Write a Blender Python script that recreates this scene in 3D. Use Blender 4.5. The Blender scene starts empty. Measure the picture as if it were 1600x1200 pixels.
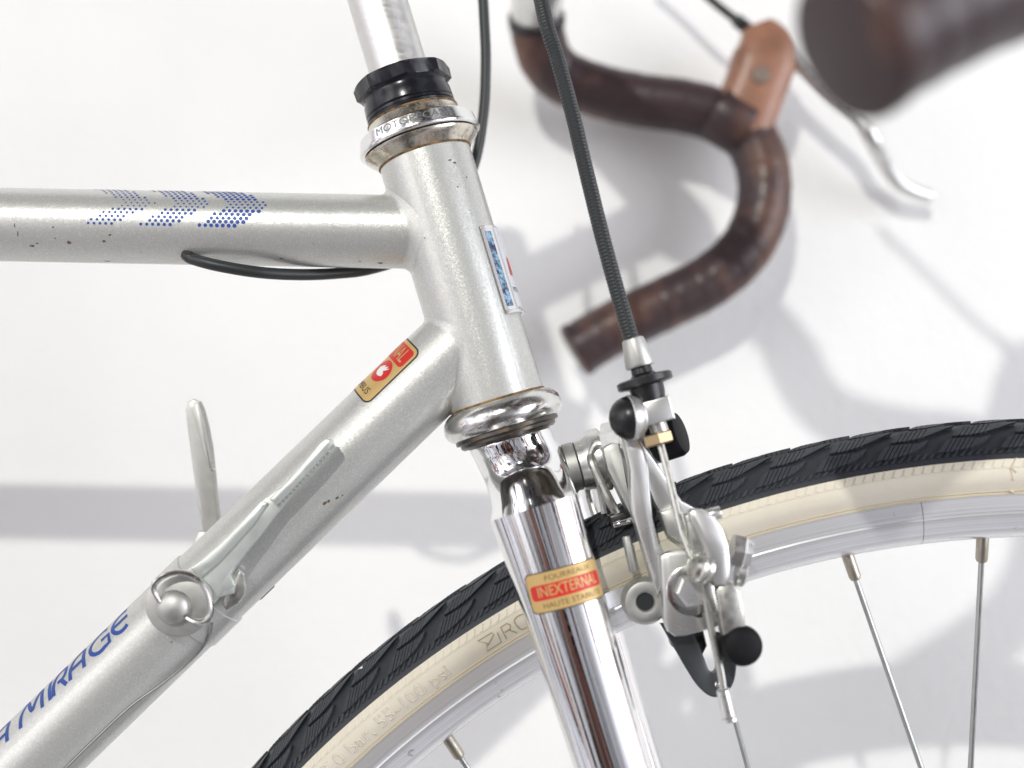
import bpy, bmesh, math, random
import numpy as np
from mathutils import Vector, Matrix
random.seed(7)
S = bpy.context.scene
COL = S.collection
PI = math.pi
MM = 0.001

# ------------------------------------------------------------------ camera
F_PX, SCALE0, PITCH = 1776.0, 4.7, math.radians(3.4)
DIST = F_PX / SCALE0                       # mm from the lens to the bicycle's own plane
FWD = np.array([0, math.cos(PITCH), math.sin(PITCH)])
UPV = np.array([0, -math.sin(PITCH), math.cos(PITCH)])
RGT = np.array([1.0, 0, 0])
CAM = -FWD * DIST
cd = bpy.data.cameras.new('camera'); cam = bpy.data.objects.new('camera', cd); COL.objects.link(cam)
cam.location = Vector(CAM * MM)
cam.rotation_euler = (PI / 2 + PITCH, 0, 0)
cd.sensor_width = 36.0; cd.lens = F_PX / 1600 * 36.0
cd.clip_start = 0.01; cd.clip_end = 50
cd.dof.use_dof = True; cd.dof.focus_distance = (DIST - 8) * MM; cd.dof.aperture_fstop = 4.7
S.camera = cam

# ------------------------------------------------------------------ room light
S.view_settings.view_transform = 'Standard'; S.view_settings.look = 'None'
S.view_settings.gamma = 1; S.view_settings.exposure = 0.17
W = bpy.data.worlds.new('World'); S.world = W; W.use_nodes = True
nt = W.node_tree; nt.nodes.clear()
wo = nt.nodes.new('ShaderNodeOutputWorld'); bg = nt.nodes.new('ShaderNodeBackground')
tc = nt.nodes.new('ShaderNodeTexCoord'); mp = nt.nodes.new('ShaderNodeMapping')
mp.inputs['Scale'].default_value = (1, 1, 0.3)
nz = nt.nodes.new('ShaderNodeTexNoise'); nz.inputs['Scale'].default_value = 3.6; nz.inputs['Detail'].default_value = 2.5
rp = nt.nodes.new('ShaderNodeValToRGB'); cr = rp.color_ramp
pts = [(0.0, (0.02, 0.02, 0.02)), (0.37, (0.012, 0.012, 0.014)), (0.39, (0.70, 0.68, 0.68)), (0.45, (1.0, 0.99, 1.0)), (0.465, (0.012, 0.012, 0.015)), (0.485, (0.9, 0.92, 1.0)),
       (0.53, (0.80, 0.80, 0.84)), (0.54, (0.01, 0.008, 0.008)), (0.56, (0.015, 0.01, 0.01)), (0.57, (0.36, 0.17, 0.14)), (0.59, (0.42, 0.22, 0.19)), (0.60, (0.95, 0.93, 0.92)), (0.64, (0.10, 0.06, 0.03)), (0.70, (0.7, 0.68, 0.66)), (1, (0.6, 0.6, 0.6))]
while len(cr.elements) < len(pts): cr.elements.new(0.5)
for e, (p, c) in zip(cr.elements, pts): e.position = p; e.color = (*c, 1)
# the ceiling and the floor of the room are darker than its walls
sx = nt.nodes.new('ShaderNodeSeparateXYZ'); ma = nt.nodes.new('ShaderNodeMath'); ma.operation = 'MULTIPLY_ADD'; ma.inputs[1].default_value = 0.5; ma.inputs[2].default_value = 0.5
mr = nt.nodes.new('ShaderNodeValToRGB'); zr = mr.color_ramp
zp = [(0.0, 0.30), (0.36, 0.42), (0.45, 0.95), (0.64, 1.0), (0.76, 0.20), (1.0, 0.10)]
while len(zr.elements) < len(zp): zr.elements.new(0.5)
for e, (p, c) in zip(zr.elements, zp): e.position = p; e.color = (c * .97, c * .965, c, 1)
# straight across from the wall the room is deep and dim
az = nt.nodes.new('ShaderNodeMath'); az.operation = 'ARCTAN2'; ng = nt.nodes.new('ShaderNodeMath'); ng.operation = 'MULTIPLY'; ng.inputs[1].default_value = -1
aa = nt.nodes.new('ShaderNodeMath'); aa.operation = 'ABSOLUTE'
dm = nt.nodes.new('ShaderNodeMapRange'); dm.interpolation_type = 'SMOOTHSTEP'; dm.inputs[1].default_value = 0.35; dm.inputs[2].default_value = 0.75; dm.inputs[3].default_value = 0.22; dm.inputs[4].default_value = 1.12
dmx = nt.nodes.new('ShaderNodeMix'); dmx.data_type = 'RGBA'; dmx.blend_type = 'MULTIPLY'; dmx.inputs[0].default_value = 1
mx = nt.nodes.new('ShaderNodeMix'); mx.data_type = 'RGBA'; mx.blend_type = 'MULTIPLY'; mx.inputs[0].default_value = 1
L = nt.links
L.new(tc.outputs['Generated'], mp.inputs[0]); L.new(mp.outputs[0], nz.inputs['Vector']); L.new(nz.outputs[0], rp.inputs[0])
L.new(tc.outputs['Generated'], sx.inputs[0]); L.new(sx.outputs[2], ma.inputs[0]); L.new(ma.outputs[0], mr.inputs[0])
L.new(rp.outputs[0], mx.inputs[6]); L.new(mr.outputs[0], mx.inputs[7])
L.new(sx.outputs[1], ng.inputs[0]); L.new(sx.outputs[0], az.inputs[0]); L.new(ng.outputs[0], az.inputs[1]); L.new(az.outputs[0], aa.inputs[0]); L.new(aa.outputs[0], dm.inputs[0])
L.new(mx.outputs[2], dmx.inputs[6]); L.new(dm.outputs[0], dmx.inputs[7]); L.new(dmx.outputs[2], bg.inputs[0]); bg.inputs[1].default_value = 2.1
L.new(bg.outputs[0], wo.inputs[0])

def aim(o, tgt):
    o.rotation_euler = (Vector(tgt) - o.location).to_track_quat('-Z', 'Y').to_euler()
def lamp(name, kind, loc, tgt, energy, col=(1, 1, 1), **kw):
    ld = bpy.data.lights.new(name, kind); ld.energy = energy; ld.color = col
    for k, v in kw.items(): setattr(ld, k, v)
    o = bpy.data.objects.new(name, ld); COL.objects.link(o); o.location = loc; aim(o, tgt); return o
lamp('spot_lamp', 'SPOT', (-1.24, -4.4, 2.27), (0.05, 0.1, -0.05), 430, (1.0, 0.99, 0.925), spot_size=math.radians(28), spot_blend=0.3, shadow_soft_size=0.05)
lamp('fill_light', 'AREA', (-2.0, -1.6, 0.7), (0, 0, 0), 9, (1.0, 0.98, 0.95), shape='RECTANGLE', size=0.9, size_y=1.8)  # unseen area lamp added for soft fill and a bright stripe in the chrome
lamp('fill_light', 'AREA', (2.4, -1.5, 0.35), (0.1, 0, -0.05), 46, (0.86, 0.92, 1.0), shape='RECTANGLE', size=1.8, size_y=1.9)  # unseen bluish area lamp added as broad fill from the right

# ------------------------------------------------------------------ pixel <-> place helpers (mm)
def ray(px, py):
    d = FWD + RGT * ((px - 800) / F_PX) + UPV * ((600 - py) / F_PX)
    return CAM, d
def U(px, py, y=0.0):
    o, d = ray(px, py); return o + d * ((y - o[1]) / d[1])
def proj(P):
    q = np.asarray(P) - CAM; f = q @ FWD
    return 800 + F_PX * (q @ RGT) / f, 600 - F_PX * (q @ UPV) / f
def nrm(v):
    v = np.asarray(v, float); return v / np.linalg.norm(v)
def rotv(v, ax, a):
    v = np.asarray(v, float)
    return v * math.cos(a) + np.cross(ax, v) * math.sin(a) + ax * (ax @ v) * (1 - math.cos(a))
def hit(px, py, A, D, R):
    """first point where the pixel's ray meets the cylinder, as (axial mm, angle) with frame (n0 = to camera, n1)"""
    o, d = ray(px, py)
    oc = o - A; dp = d - D * (d @ D); op = oc - D * (oc @ D)
    a = dp @ dp; b = 2 * dp @ op; c = op @ op - R * R
    disc = max(b * b - 4 * a * c, 0)
    t = (-b - math.sqrt(disc)) / (2 * a)
    return o + d * t
AXD = nrm(U(785, 649) - U(671, 270))       # steering axis, pointing down
H0 = U(671, 270)
ALPHA = math.radians(4.7)                  # bars turned slightly away from the camera
def ST(p):                                 # turn a point of the straight-ahead fork with the steering
    return rotv(np.asarray(p) - H0, AXD, ALPHA) + H0
E1 = rotv(nrm(np.cross(np.array([0, 1.0, 0]), -AXD)), AXD, ALPHA)   # forward, square to the steering axis
if E1[0] < 0: E1 = -E1
E2 = rotv(np.array([0, 1.0, 0]), AXD, ALPHA)                     # to the far side
def AX(s, a=0, b=0): return H0 + AXD * s + E1 * a + E2 * b

# ------------------------------------------------------------------ materials
def mat(name, col, rough=0.5, metal=0.0, **kw):
    m = bpy.data.materials.new(name); m.use_nodes = True
    nt = m.node_tree; b = nt.nodes['Principled BSDF']
    b.inputs['Base Color'].default_value = (*col, 1); b.inputs['Roughness'].default_value = rough; b.inputs['Metallic'].default_value = metal
    for k, v in kw.items(): b.inputs[k].default_value = v
    return m
def N(m, t): return m.node_tree.nodes.new(t)
def LK(m, a, b): m.node_tree.links.new(a, b)
def coords(m, scale=(1, 1, 1)):
    t = N(m, 'ShaderNodeTexCoord'); p = N(m, 'ShaderNodeMapping'); p.inputs['Scale'].default_value = scale
    LK(m, t.outputs['Object'], p.inputs[0]); return p.outputs[0]
def noise(m, sc, det=3, vec=None, rough=0.5):
    n = N(m, 'ShaderNodeTexNoise'); n.inputs['Scale'].default_value = sc; n.inputs['Detail'].default_value = det; n.inputs['Roughness'].default_value = rough
    LK(m, vec if vec is not None else coords(m), n.inputs['Vector']); return n.outputs[0]
def mrange(m, src, a, b, lo, hi):
    r = N(m, 'ShaderNodeMapRange'); r.inputs[1].default_value = a; r.inputs[2].default_value = b; r.inputs[3].default_value = lo; r.inputs[4].default_value = hi
    LK(m, src, r.inputs[0]); return r.outputs[0]
def mixc(m, fac, c1, c2):
    x = N(m, 'ShaderNodeMix'); x.data_type = 'RGBA'
    LK(m, fac, x.inputs[0])
    for i, c in ((6, c1), (7, c2)):
        if isinstance(c, tuple): x.inputs[i].default_value = (*c, 1)
        else: LK(m, c, x.inputs[i])
    return x.outputs[2]
def bump(m, src, strength, dist):
    b = N(m, 'ShaderNodeBump'); b.inputs['Strength'].default_value = strength; b.inputs['Distance'].default_value = dist
    LK(m, src, b.inputs['Height']); LK(m, b.outputs[0], m.node_tree.nodes['Principled BSDF'].inputs['Normal']); return b
def P(m): return m.node_tree.nodes['Principled BSDF'].inputs
M = {}
# wall: white painted plaster
m = M['wall'] = mat('white_plaster', (0.80, 0.80, 0.79), 0.75)
n1 = noise(m, 9, 4); LK(m, mixc(m, mrange(m, n1, .35, .7, 0, 1), (0.90, 0.90, 0.885), (0.865, 0.865, 0.85)), P(m)['Base Color'])
scf = mrange(m, noise(m, 17, 5, rough=.7), .70, .80, 0, .22); LK(m, mixc(m, scf, mixc(m, mrange(m, n1, .35, .7, 0, 1), (0.90, 0.90, 0.885), (0.865, 0.865, 0.85)), (0.55, 0.53, 0.50)), P(m)['Base Color'])
v = noise(m, 210, 6, rough=.62); bump(m, v, 0.55, 0.0016)
# silver flake paint
m = M['paint'] = mat('silver_flake_paint', (0.60, 0.605, 0.585), 0.38, 0.52, **{'Coat Weight': 0.5, 'Coat Roughness': 0.12})
vo = N(m, 'ShaderNodeTexVoronoi'); vo.inputs['Scale'].default_value = 4300; LK(m, coords(m), vo.inputs['Vector'])
ge = N(m, 'ShaderNodeNewGeometry')
s1 = N(m, 'ShaderNodeVectorMath'); s1.operation = 'SUBTRACT'; s1.inputs[1].default_value = (.5, .5, .5); LK(m, vo.outputs['Color'], s1.inputs[0])
s2 = N(m, 'ShaderNodeVectorMath'); s2.operation = 'SCALE'; s2.inputs['Scale'].default_value = 0.12; LK(m, s1.outputs[0], s2.inputs[0])
s3 = N(m, 'ShaderNodeVectorMath'); LK(m, ge.outputs['Normal'], s3.inputs[0]); LK(m, s2.outputs[0], s3.inputs[1])
s4 = N(m, 'ShaderNodeVectorMath'); s4.operation = 'NORMALIZE'; LK(m, s3.outputs[0], s4.inputs[0]); LK(m, s4.outputs[0], P(m)['Normal'])
chip = mrange(m, noise(m, 130, 4, rough=.65), .735, .745, 0, 1)
grime = mrange(m, noise(m, 28, 6, rough=.7), .52, .8, 0, .35)
c = mixc(m, grime, (0.57, 0.575, 0.55), (0.44, 0.435, 0.39))
vo2 = N(m, 'ShaderNodeTexVoronoi'); vo2.inputs['Scale'].default_value = 4000; LK(m, coords(m), vo2.inputs['Vector'])
spk = mrange(m, vo2.outputs['Color'], .66, .80, 0, .34)  # sparkle of the flakes put into the base colour as bright specks
c = mixc(m, spk, c, (0.93, 0.94, 0.88))
LK(m, mixc(m, chip, c, (0.13, 0.07, 0.035)), P(m)['Base Color'])
LK(m, mrange(m, chip, 0, 1, .52, 0), P(m)['Metallic'])
# chrome
def chrome(name, col=(0.86, 0.86, 0.86), rough=0.05, rust=0.0, lo=.6, scale=60, rc=(0.17, 0.115, 0.055)):
    m = mat(name, col, rough, 1.0)
    n = noise(m, 900, 3); bump(m, noise(m, 60, 2), 0.03, 0.0005)
    LK(m, mrange(m, n, .45, .75, rough, rough + .12), P(m)['Roughness'])
    if rust:
        k = mrange(m, noise(m, scale, 7, rough=.72), lo, lo + .16, 0, rust)
        LK(m, mixc(m, k, col, rc), P(m)['Base Color']); LK(m, mrange(m, k, 0, 1, 1, .1), P(m)['Metallic'])
    return m
M['chrome'] = chrome('polished_chrome', rough=.035, rust=.5, lo=.70, scale=90)
M['chrome_old'] = chrome('tarnished_chrome', (0.70, 0.69, 0.665), .18, .9, .56, 110)
M['rusty'] = chrome('rusted_chrome', (0.66, 0.62, 0.54), .20, .95, .49, 120, (0.24, 0.12, 0.04))
def alloy(name, col, rough, streak=(1, 1, 1), grime=.25, br=.06, sc=420, met=.92):
    m = mat(name, col, rough, met)
    n = noise(m, sc, 4, coords(m, streak)); LK(m, mrange(m, n, .3, .75, rough - .07, rough + .12), P(m)['Roughness'])
    g = mrange(m, noise(m, 60, 6, rough=.7), .5, .8, 0, grime)
    LK(m, mixc(m, g, col, tuple(x * .55 for x in col)), P(m)['Base Color']); bump(m, n, br, 0.0004); return m
M['race'] = chrome('greasy_race', (0.105, 0.10, 0.092), .30, .9, .50, 90)
M['chrome_ring'] = chrome('worn_chrome', (0.80, 0.80, 0.80), .16, .5, .62, 110)
M['alloy'] = alloy('brushed_alloy', (0.72, 0.72, 0.70), .30)
M['alloy_bright'] = alloy('polished_brake_alloy', (0.70, 0.70, 0.685), .31, grime=.25, br=0, sc=60, met=.78)
m = M['alloy_rim'] = mat('polished_alloy_rim', (0.84, 0.845, 0.855), .24, .62)
LK(m, mrange(m, noise(m, 14, 2), .3, .7, .19, .30), P(m)['Roughness'])
ln = N(m, 'ShaderNodeVectorMath'); ln.operation = 'LENGTH'; LK(m, coords(m, (1, 0, 1)), ln.inputs[0])
n1d = N(m, 'ShaderNodeTexNoise'); n1d.noise_dimensions = '1D'; n1d.inputs['Scale'].default_value = 1400; n1d.inputs['Detail'].default_value = 3; LK(m, ln.outputs['Value'], n1d.inputs['W'])
wr = N(m, 'ShaderNodeMath'); wr.operation = 'MULTIPLY'; LK(m, mrange(m, n1d.outputs[0], .42, .68, 0, .55), wr.inputs[0]); LK(m, mrange(m, noise(m, 18, 4, rough=.65), .35, .65, .25, 1), wr.inputs[1])
spt = mrange(m, noise(m, 170, 3), .70, .76, 0, .6)
LK(m, mixc(m, spt, mixc(m, wr.outputs[0], (0.84, 0.845, 0.855), (0.54, 0.54, 0.56)), (0.12, 0.11, 0.10)), P(m)['Base Color'])
M['alloy_quill'] = alloy('scuffed_quill_alloy', (0.70, 0.70, 0.68), .40, (1, 1, 6), grime=.3, br=.03, sc=160)
M['alloy_dull'] = alloy('dull_cast_alloy', (0.52, 0.52, 0.495), .46, grime=.4, br=.02, sc=200)
M['steel'] = alloy('zinc_plated_steel', (0.56, 0.56, 0.52), .30, grime=.6)
M['spoke'] = alloy('galvanised_spoke', (0.42, 0.43, 0.42), .38, grime=.5)
M['nipple'] = alloy('dull_nipple', (0.48, 0.44, 0.37), .36, grime=.7)
M['lever_alloy'] = alloy('satin_lever_alloy', (0.66, 0.69, 0.655), .34, grime=.2, br=.02, sc=160, met=.6)
M['brass'] = mat('brass', (0.42, 0.32, 0.19), .38, .9)
M['engraving'] = mat('engraved_letter', (0.22, 0.22, 0.22), .5, .6)
M['black'] = mat('black_plastic', (0.012, 0.012, 0.013), .32)
m = M['black_nut'] = mat('black_anodised_nut', (0.013, 0.014, 0.02), .22, 0.2)
k = mrange(m, noise(m, 160, 6, rough=.7), .6, .75, 0, .6); LK(m, mixc(m, k, (0.013, 0.014, 0.02), (0.10, 0.085, 0.06)), P(m)['Base Color'])
M['black_metal'] = mat('black_enamelled_steel', (0.055, 0.06, 0.064), .34, 0.5)
M['black_rubber'] = mat('matt_black_rubber', (0.004, 0.004, 0.005), .6, **{'Specular IOR Level': 0.22})
m = M['housing'] = mat('black_cable_housing', (0.022, 0.026, 0.027), .42)
M['dark'] = mat('dark_gap', (0.03, 0.024, 0.015), .6)  # flat dark brown for gaps, rim seam and clamp bolt
m = M['rust'] = mat('rust_line', (0.30, 0.17, 0.05), .75)
LK(m, mixc(m, mrange(m, noise(m, 350, 4), .35, .65, 0, 1), (0.33, 0.2, 0.07), (0.09, 0.05, 0.02)), P(m)['Base Color'])
m = M['chip'] = mat('bare_rusted_steel', (0.15, 0.095, 0.06), .7)
m = M['rubber'] = mat('black_tread_rubber', (0.023, 0.025, 0.028), .48)
k = mrange(m, noise(m, 300, 5, rough=.7), .5, .75, 0, .8); LK(m, mixc(m, k, (0.036, 0.041, 0.050), (0.080, 0.084, 0.090)), P(m)['Base Color'])
bump(m, noise(m, 1500, 3), .2, .0003)
m = M['rubber_base'] = mat('black_tread_groove', (0.030, 0.034, 0.041), .55)
m = M['cream'] = mat('cream_sidewall_rubber', (0.70, 0.62, 0.47), .5)
k = mrange(m, noise(m, 40, 6, rough=.65), .45, .8, 0, .5); LK(m, mixc(m, k, (0.75, 0.70, 0.58), (0.62, 0.55, 0.43)), P(m)['Base Color']); bump(m, noise(m, 700, 3), .12, .0003)
M['cream_edge'] = mat('yellowed_bead', (0.60, 0.52, 0.37), .55)
M['cream_dirt'] = mat('dirt_round_moulding', (0.42, 0.33, 0.21), .6)
m = M['tape'] = mat('brown_glossy_tape', (0.045, 0.026, 0.027), .40, 0.0, **{'Specular IOR Level': 0.38, 'Coat Weight': 0.08, 'Coat Roughness': 0.2})
k = mrange(m, noise(m, 26, 5, rough=.6), .47, .66, 0, 1); LK(m, mixc(m, k, (0.047, 0.029, 0.031), (0.15, 0.072, 0.046)), P(m)['Base Color']); bump(m, noise(m, 500, 3), .2, .0005)
m = M['hood'] = mat('copper_brown_hood', (0.34, 0.15, 0.075), .36)
k = mrange(m, noise(m, 45, 4), .35, .7, 0, 1); LK(m, mixc(m, k, (0.38, 0.19, 0.12), (0.23, 0.108, 0.066)), P(m)['Base Color'])
M['grey_pin'] = mat('grey_pin', (0.20, 0.15, 0.12), .5)
M['gold'] = mat('gold_foil', (0.62, 0.43, 0.17), .42, 0.25)
M['red'] = mat('red_print', (0.62, 0.025, 0.02), .4)
M['ink'] = mat('dark_print', (0.035, 0.03, 0.028), .5)
M['ink_soft'] = mat('brown_print', (0.16, 0.10, 0.04), .5)
M['white'] = mat('white_print', (0.82, 0.82, 0.80), .4)
M['blue'] = mat('blue_decal', (0.014, 0.065, 0.32), .45)
m = M['blue_speckle'] = mat('worn_blue_enamel', (0.02, 0.05, 0.16), .25)
k = mrange(m, noise(m, 420, 5, rough=.7), .42, .58, 0, 1); LK(m, mixc(m, k, (0.008, 0.022, 0.085), (0.32, 0.52, 0.72)), P(m)['Base Color'])
M['badge_panel'] = mat('pale_badge_enamel', (0.74, 0.76, 0.80), .25)
M['silver_ink'] = mat('silver_foil', (0.75, 0.75, 0.76), .2, .9)

# ------------------------------------------------------------------ mesh builders
class MB:
    def __init__(s): s.v = []; s.f = []
    def add(s, vs, fs):
        o = len(s.v); s.v.extend([tuple(map(float, p)) for p in vs]); s.f.extend([tuple(i + o for i in f) for f in fs]); return s
ROOT = bpy.data.objects.new('bicycle', None)
def me_from(mb, name, smooth=35):
    me = bpy.data.meshes.new(name); me.from_pydata([(x * MM, y * MM, z * MM) for x, y, z in mb.v], [], mb.f)
    bm = bmesh.new(); bm.from_mesh(me); bmesh.ops.remove_doubles(bm, verts=bm.verts, dist=1e-7); bmesh.ops.recalc_face_normals(bm, faces=bm.faces); bm.to_mesh(me); bm.free()
    if smooth:
        me.polygons.foreach_set('use_smooth', [True] * len(me.polygons)); me.set_sharp_from_angle(angle=math.radians(smooth))
    return me
def obj(name, mb, material, parent=None, smooth=35, label=None, stuff=False):
    me = me_from(mb, name, smooth) if isinstance(mb, MB) else mb
    o = bpy.data.objects.new(name, me); COL.objects.link(o); me.materials.append(M[material])
    if parent is not None:
        o.parent = parent
        if parent is ROOT: o.location = -ROOT.location
    if label: o['label'] = label
    if stuff: o['kind'] = 'stuff'
    return o
def group(name):                                   # a part that only gathers sub-parts
    o = bpy.data.objects.new(name, None); COL.objects.link(o); o.parent = ROOT; o.location = -ROOT.location
    o.empty_display_size = .02; return o
def spline(pts, n=8, closed=False):
    P_ = [np.asarray(p, float) for p in pts]; k = len(P_); out = []
    for i in range(k if closed else k - 1):
        p0 = P_[(i - 1) % k] if closed or i > 0 else 2 * P_[0] - P_[1]
        p1 = P_[i]; p2 = P_[(i + 1) % k]
        p3 = P_[(i + 2) % k] if closed or i + 2 < k else 2 * P_[-1] - P_[-2]
        for j in range(n):
            t = j / n
            out.append(.5 * (2 * p1 + (p2 - p0) * t + (2 * p0 - 5 * p1 + 4 * p2 - p3) * t * t + (3 * p1 - p0 - 3 * p2 + p3) * t ** 3))
    if not closed: out.append(P_[-1])
    return out
def resample(path, step):
    p = np.array(path); d = np.r_[0, np.cumsum(np.linalg.norm(np.diff(p, axis=0), axis=1))]
    n = max(2, int(d[-1] / step)); s = np.linspace(0, d[-1], n + 1)
    return [np.array([np.interp(x, d, p[:, i]) for i in range(3)]) for x in s], s
def basis(d, ref=None):
    d = nrm(d); r = np.asarray(ref if ref is not None else (0, 0, 1.0), float)
    if abs(d @ nrm(r)) > .98: r = np.array([1.0, 0, 0])
    a = nrm(r - d * (r @ d)); return a, np.cross(d, a)
def sweep(mb, path, rad, n=20, ref=None, cap=True, prof=None, fixed=None):
    """tube along a path; rad: number, list of (ra, rb) or list; prof(i, ang) scales the radius"""
    path = [np.asarray(p, float) for p in path]; k = len(path); vs = []; fs = []
    a = None
    for i, p in enumerate(path):
        d = nrm(path[min(i + 1, k - 1)] - path[max(i - 1, 0)])
        if fixed is not None: a, b = nrm(fixed - d * (fixed @ d)), None; b = np.cross(d, a)
        elif a is None: a, b = basis(d, ref)
        else: a = nrm(a - d * (a @ d)); b = np.cross(d, a)
        r = rad[i] if isinstance(rad, (list, tuple)) else rad
        ra, rb = r if isinstance(r, (tuple, list)) else (r, r)
        for j in range(n):
            t = 2 * PI * j / n; q = prof(i, t) if prof else 1
            vs.append(p + (a * math.cos(t) * ra + b * math.sin(t) * rb) * q)
    for i in range(k - 1):
        for j in range(n):
            fs.append((i * n + j, i * n + (j + 1) % n, (i + 1) * n + (j + 1) % n, (i + 1) * n + j))
    if cap: fs.append(tuple(range(n - 1, -1, -1))); fs.append(tuple((k - 1) * n + j for j in range(n)))
    return mb.add(vs, fs)
def lathe(mb, A, D, prof, n=48, closed=False, ref=None, arc=None):
    """prof = [(axial, radius)...] turned about the line A + D*s"""
    A = np.asarray(A, float); D = nrm(D); a, b = basis(D, ref); vs = []; fs = []; k = len(prof)
    for s, r in prof:
        for j in range(n):
            t = 2 * PI * j / n; vs.append(A + D * s + (a * math.cos(t) + b * math.sin(t)) * r)
    kk = k if closed else k - 1
    for i in range(kk):
        i2 = (i + 1) % k
        for j in range(n): fs.append((i * n + j, i * n + (j + 1) % n, i2 * n + (j + 1) % n, i2 * n + j))
    if not closed:
        if prof[0][1] > 0: fs.append(tuple(range(n - 1, -1, -1)))
        if prof[-1][1] > 0: fs.append(tuple((k - 1) * n + j for j in range(n)))
    return mb.add(vs, fs)
def rod(mb, a, b, r, n=14, bev=0.0):
    a = np.asarray(a, float); b = np.asarray(b, float); Ln = np.linalg.norm(b - a); bv = min(bev, r * .6, Ln / 3)
    pr = [(0, r), (Ln, r)] if not bv else [(0, r - bv), (bv * .3, r - bv * .3), (bv, r), (Ln - bv, r), (Ln - bv * .3, r - bv * .3), (Ln, r - bv)]
    return lathe(mb, a, b - a, pr, n)
def inset(poly, d):
    n = len(poly); out = []
    ar = sum(poly[i][0] * poly[(i + 1) % n][1] - poly[(i + 1) % n][0] * poly[i][1] for i in range(n)); sg = 1 if ar > 0 else -1
    for i in range(n):
        p0, p1, p2 = (np.array(poly[j % n]) for j in (i - 1, i, i + 1))
        e1 = p1 - p0; e2 = p2 - p1; l1 = np.linalg.norm(e1) or 1; l2 = np.linalg.norm(e2) or 1
        n1 = np.array([-e1[1], e1[0]]) / l1 * sg; n2 = np.array([-e2[1], e2[0]]) / l2 * sg
        nn = n1 + n2; q = np.linalg.norm(nn)
        if q < 1e-6: out.append(tuple(p1)); continue
        nn /= q; out.append(tuple(p1 + nn * d / max(nn @ n1, .5)))
    return out
def plate(mb, outline, O, ex, ey, ez, th, bev=.4, back=True):
    """2D outline (mm in ex, ey) given thickness th along ez, with rounded rims"""
    n = len(outline); i1 = inset(outline, bev); i2 = inset(outline, bev * .3)
    loops = [(i1, 0), (i2, bev * .3), (outline, bev), (outline, th - bev), (i2, th - bev * .3), (i1, th)]
    vs = [O + ex * x + ey * y + ez * h for lp, h in loops for x, y in lp]; fs = []
    for k in range(len(loops) - 1):
        for j in range(n): fs.append((k * n + j, k * n + (j + 1) % n, (k + 1) * n + (j + 1) % n, (k + 1) * n + j))
    fs.append(tuple(range(n - 1, -1, -1))); fs.append(tuple((len(loops) - 1) * n + j for j in range(n)))
    return mb.add(vs, fs)
EX, EY, EZ = np.array([1.0, 0, 0]), np.array([0, 1.0, 0]), np.array([0, 0, 1.0])
def pplate(mb, pix, y, th, bev=.4, smooth=0):
    """plate whose near face lies on the plane at depth y, outline read in photo pixels"""
    pts = [U(a, b, y) for a, b in pix]; pl = [(p[0], p[2]) for p in pts]
    if smooth: pl = [tuple(p) for p in spline(pl, smooth, True)]
    return plate(mb, pl, np.array([0, y, 0.0]), EX, EZ, EY, th, bev)
def block(mb, c, ex, ey, ez, lx, ly, lz, bev=.4):
    hx, hy = lx / 2, ly / 2
    ol = [(-hx, -hy), (hx, -hy), (hx, hy), (-hx, hy)]
    return plate(mb, ol, c - ez * lz / 2, ex, ey, ez, lz, bev)
def ball(mb, c, r, n=20, flat=None, D=None, rz=None):
    D = D if D is not None else EY
    k = 12; pr = [(-math.cos(PI * i / k) * (rz or r), max(math.sin(PI * i / k) * r, .01)) for i in range(k + 1)]
    if flat is not None: pr = [(s, q) for s, q in pr if flat[0] <= s / (rz or r) <= flat[1]]
    return lathe(mb, c, D, pr, n)
# flat artwork (uv in mm) cut into a grid and wrapped on a round surface
def flat_polys(polys):
    bm = bmesh.new()
    for p in polys:
        try: bm.faces.new([bm.verts.new((x, y, 0)) for x, y in p])
        except ValueError: pass
    return bm
def text_bm(txt, size, align='CENTER', sx=1.0, shear=0.0, off=0.0):
    cu = bpy.data.curves.new('t', 'FONT'); cu.body = txt; cu.size = size; cu.align_x = align; cu.align_y = 'CENTER'; cu.shear = shear; cu.offset = off; cu.resolution_u = 3
    o = bpy.data.objects.new('t', cu); COL.objects.link(o)
    dg = bpy.context.evaluated_depsgraph_get(); me = bpy.data.meshes.new_from_object(o.evaluated_get(dg))
    bm = bmesh.new(); bm.from_mesh(me)
    for v in bm.verts: v.co.x *= sx
    bpy.data.objects.remove(o); bpy.data.curves.remove(cu); bpy.data.meshes.remove(me); return bm
def ribbon(path, w):
    p = [np.array(q, float) for q in path]; L_, R_ = [], []
    for i in range(len(p)):
        d = p[min(i + 1, len(p) - 1)] - p[max(i - 1, 0)]; d /= (np.linalg.norm(d) or 1); nn = np.array([-d[1], d[0]]) * w / 2
        L_.append(p[i] + nn); R_.append(p[i] - nn)
    return [[tuple(L_[i]), tuple(L_[i + 1]), tuple(R_[i + 1]), tuple(R_[i])] for i in range(len(p) - 1)]
def cut_grid(bm, step, axes=(0, 1)):
    for ax in axes:
        cs = [v.co[ax] for v in bm.verts]; lo, hi = min(cs), max(cs); x = lo + step * .5
        while x < hi:
            no = [0, 0, 0]; no[ax] = 1; co = [0, 0, 0]; co[ax] = x
            bmesh.ops.bisect_plane(bm, geom=bm.verts[:] + bm.edges[:] + bm.faces[:], plane_co=co, plane_no=no); x += step
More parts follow.
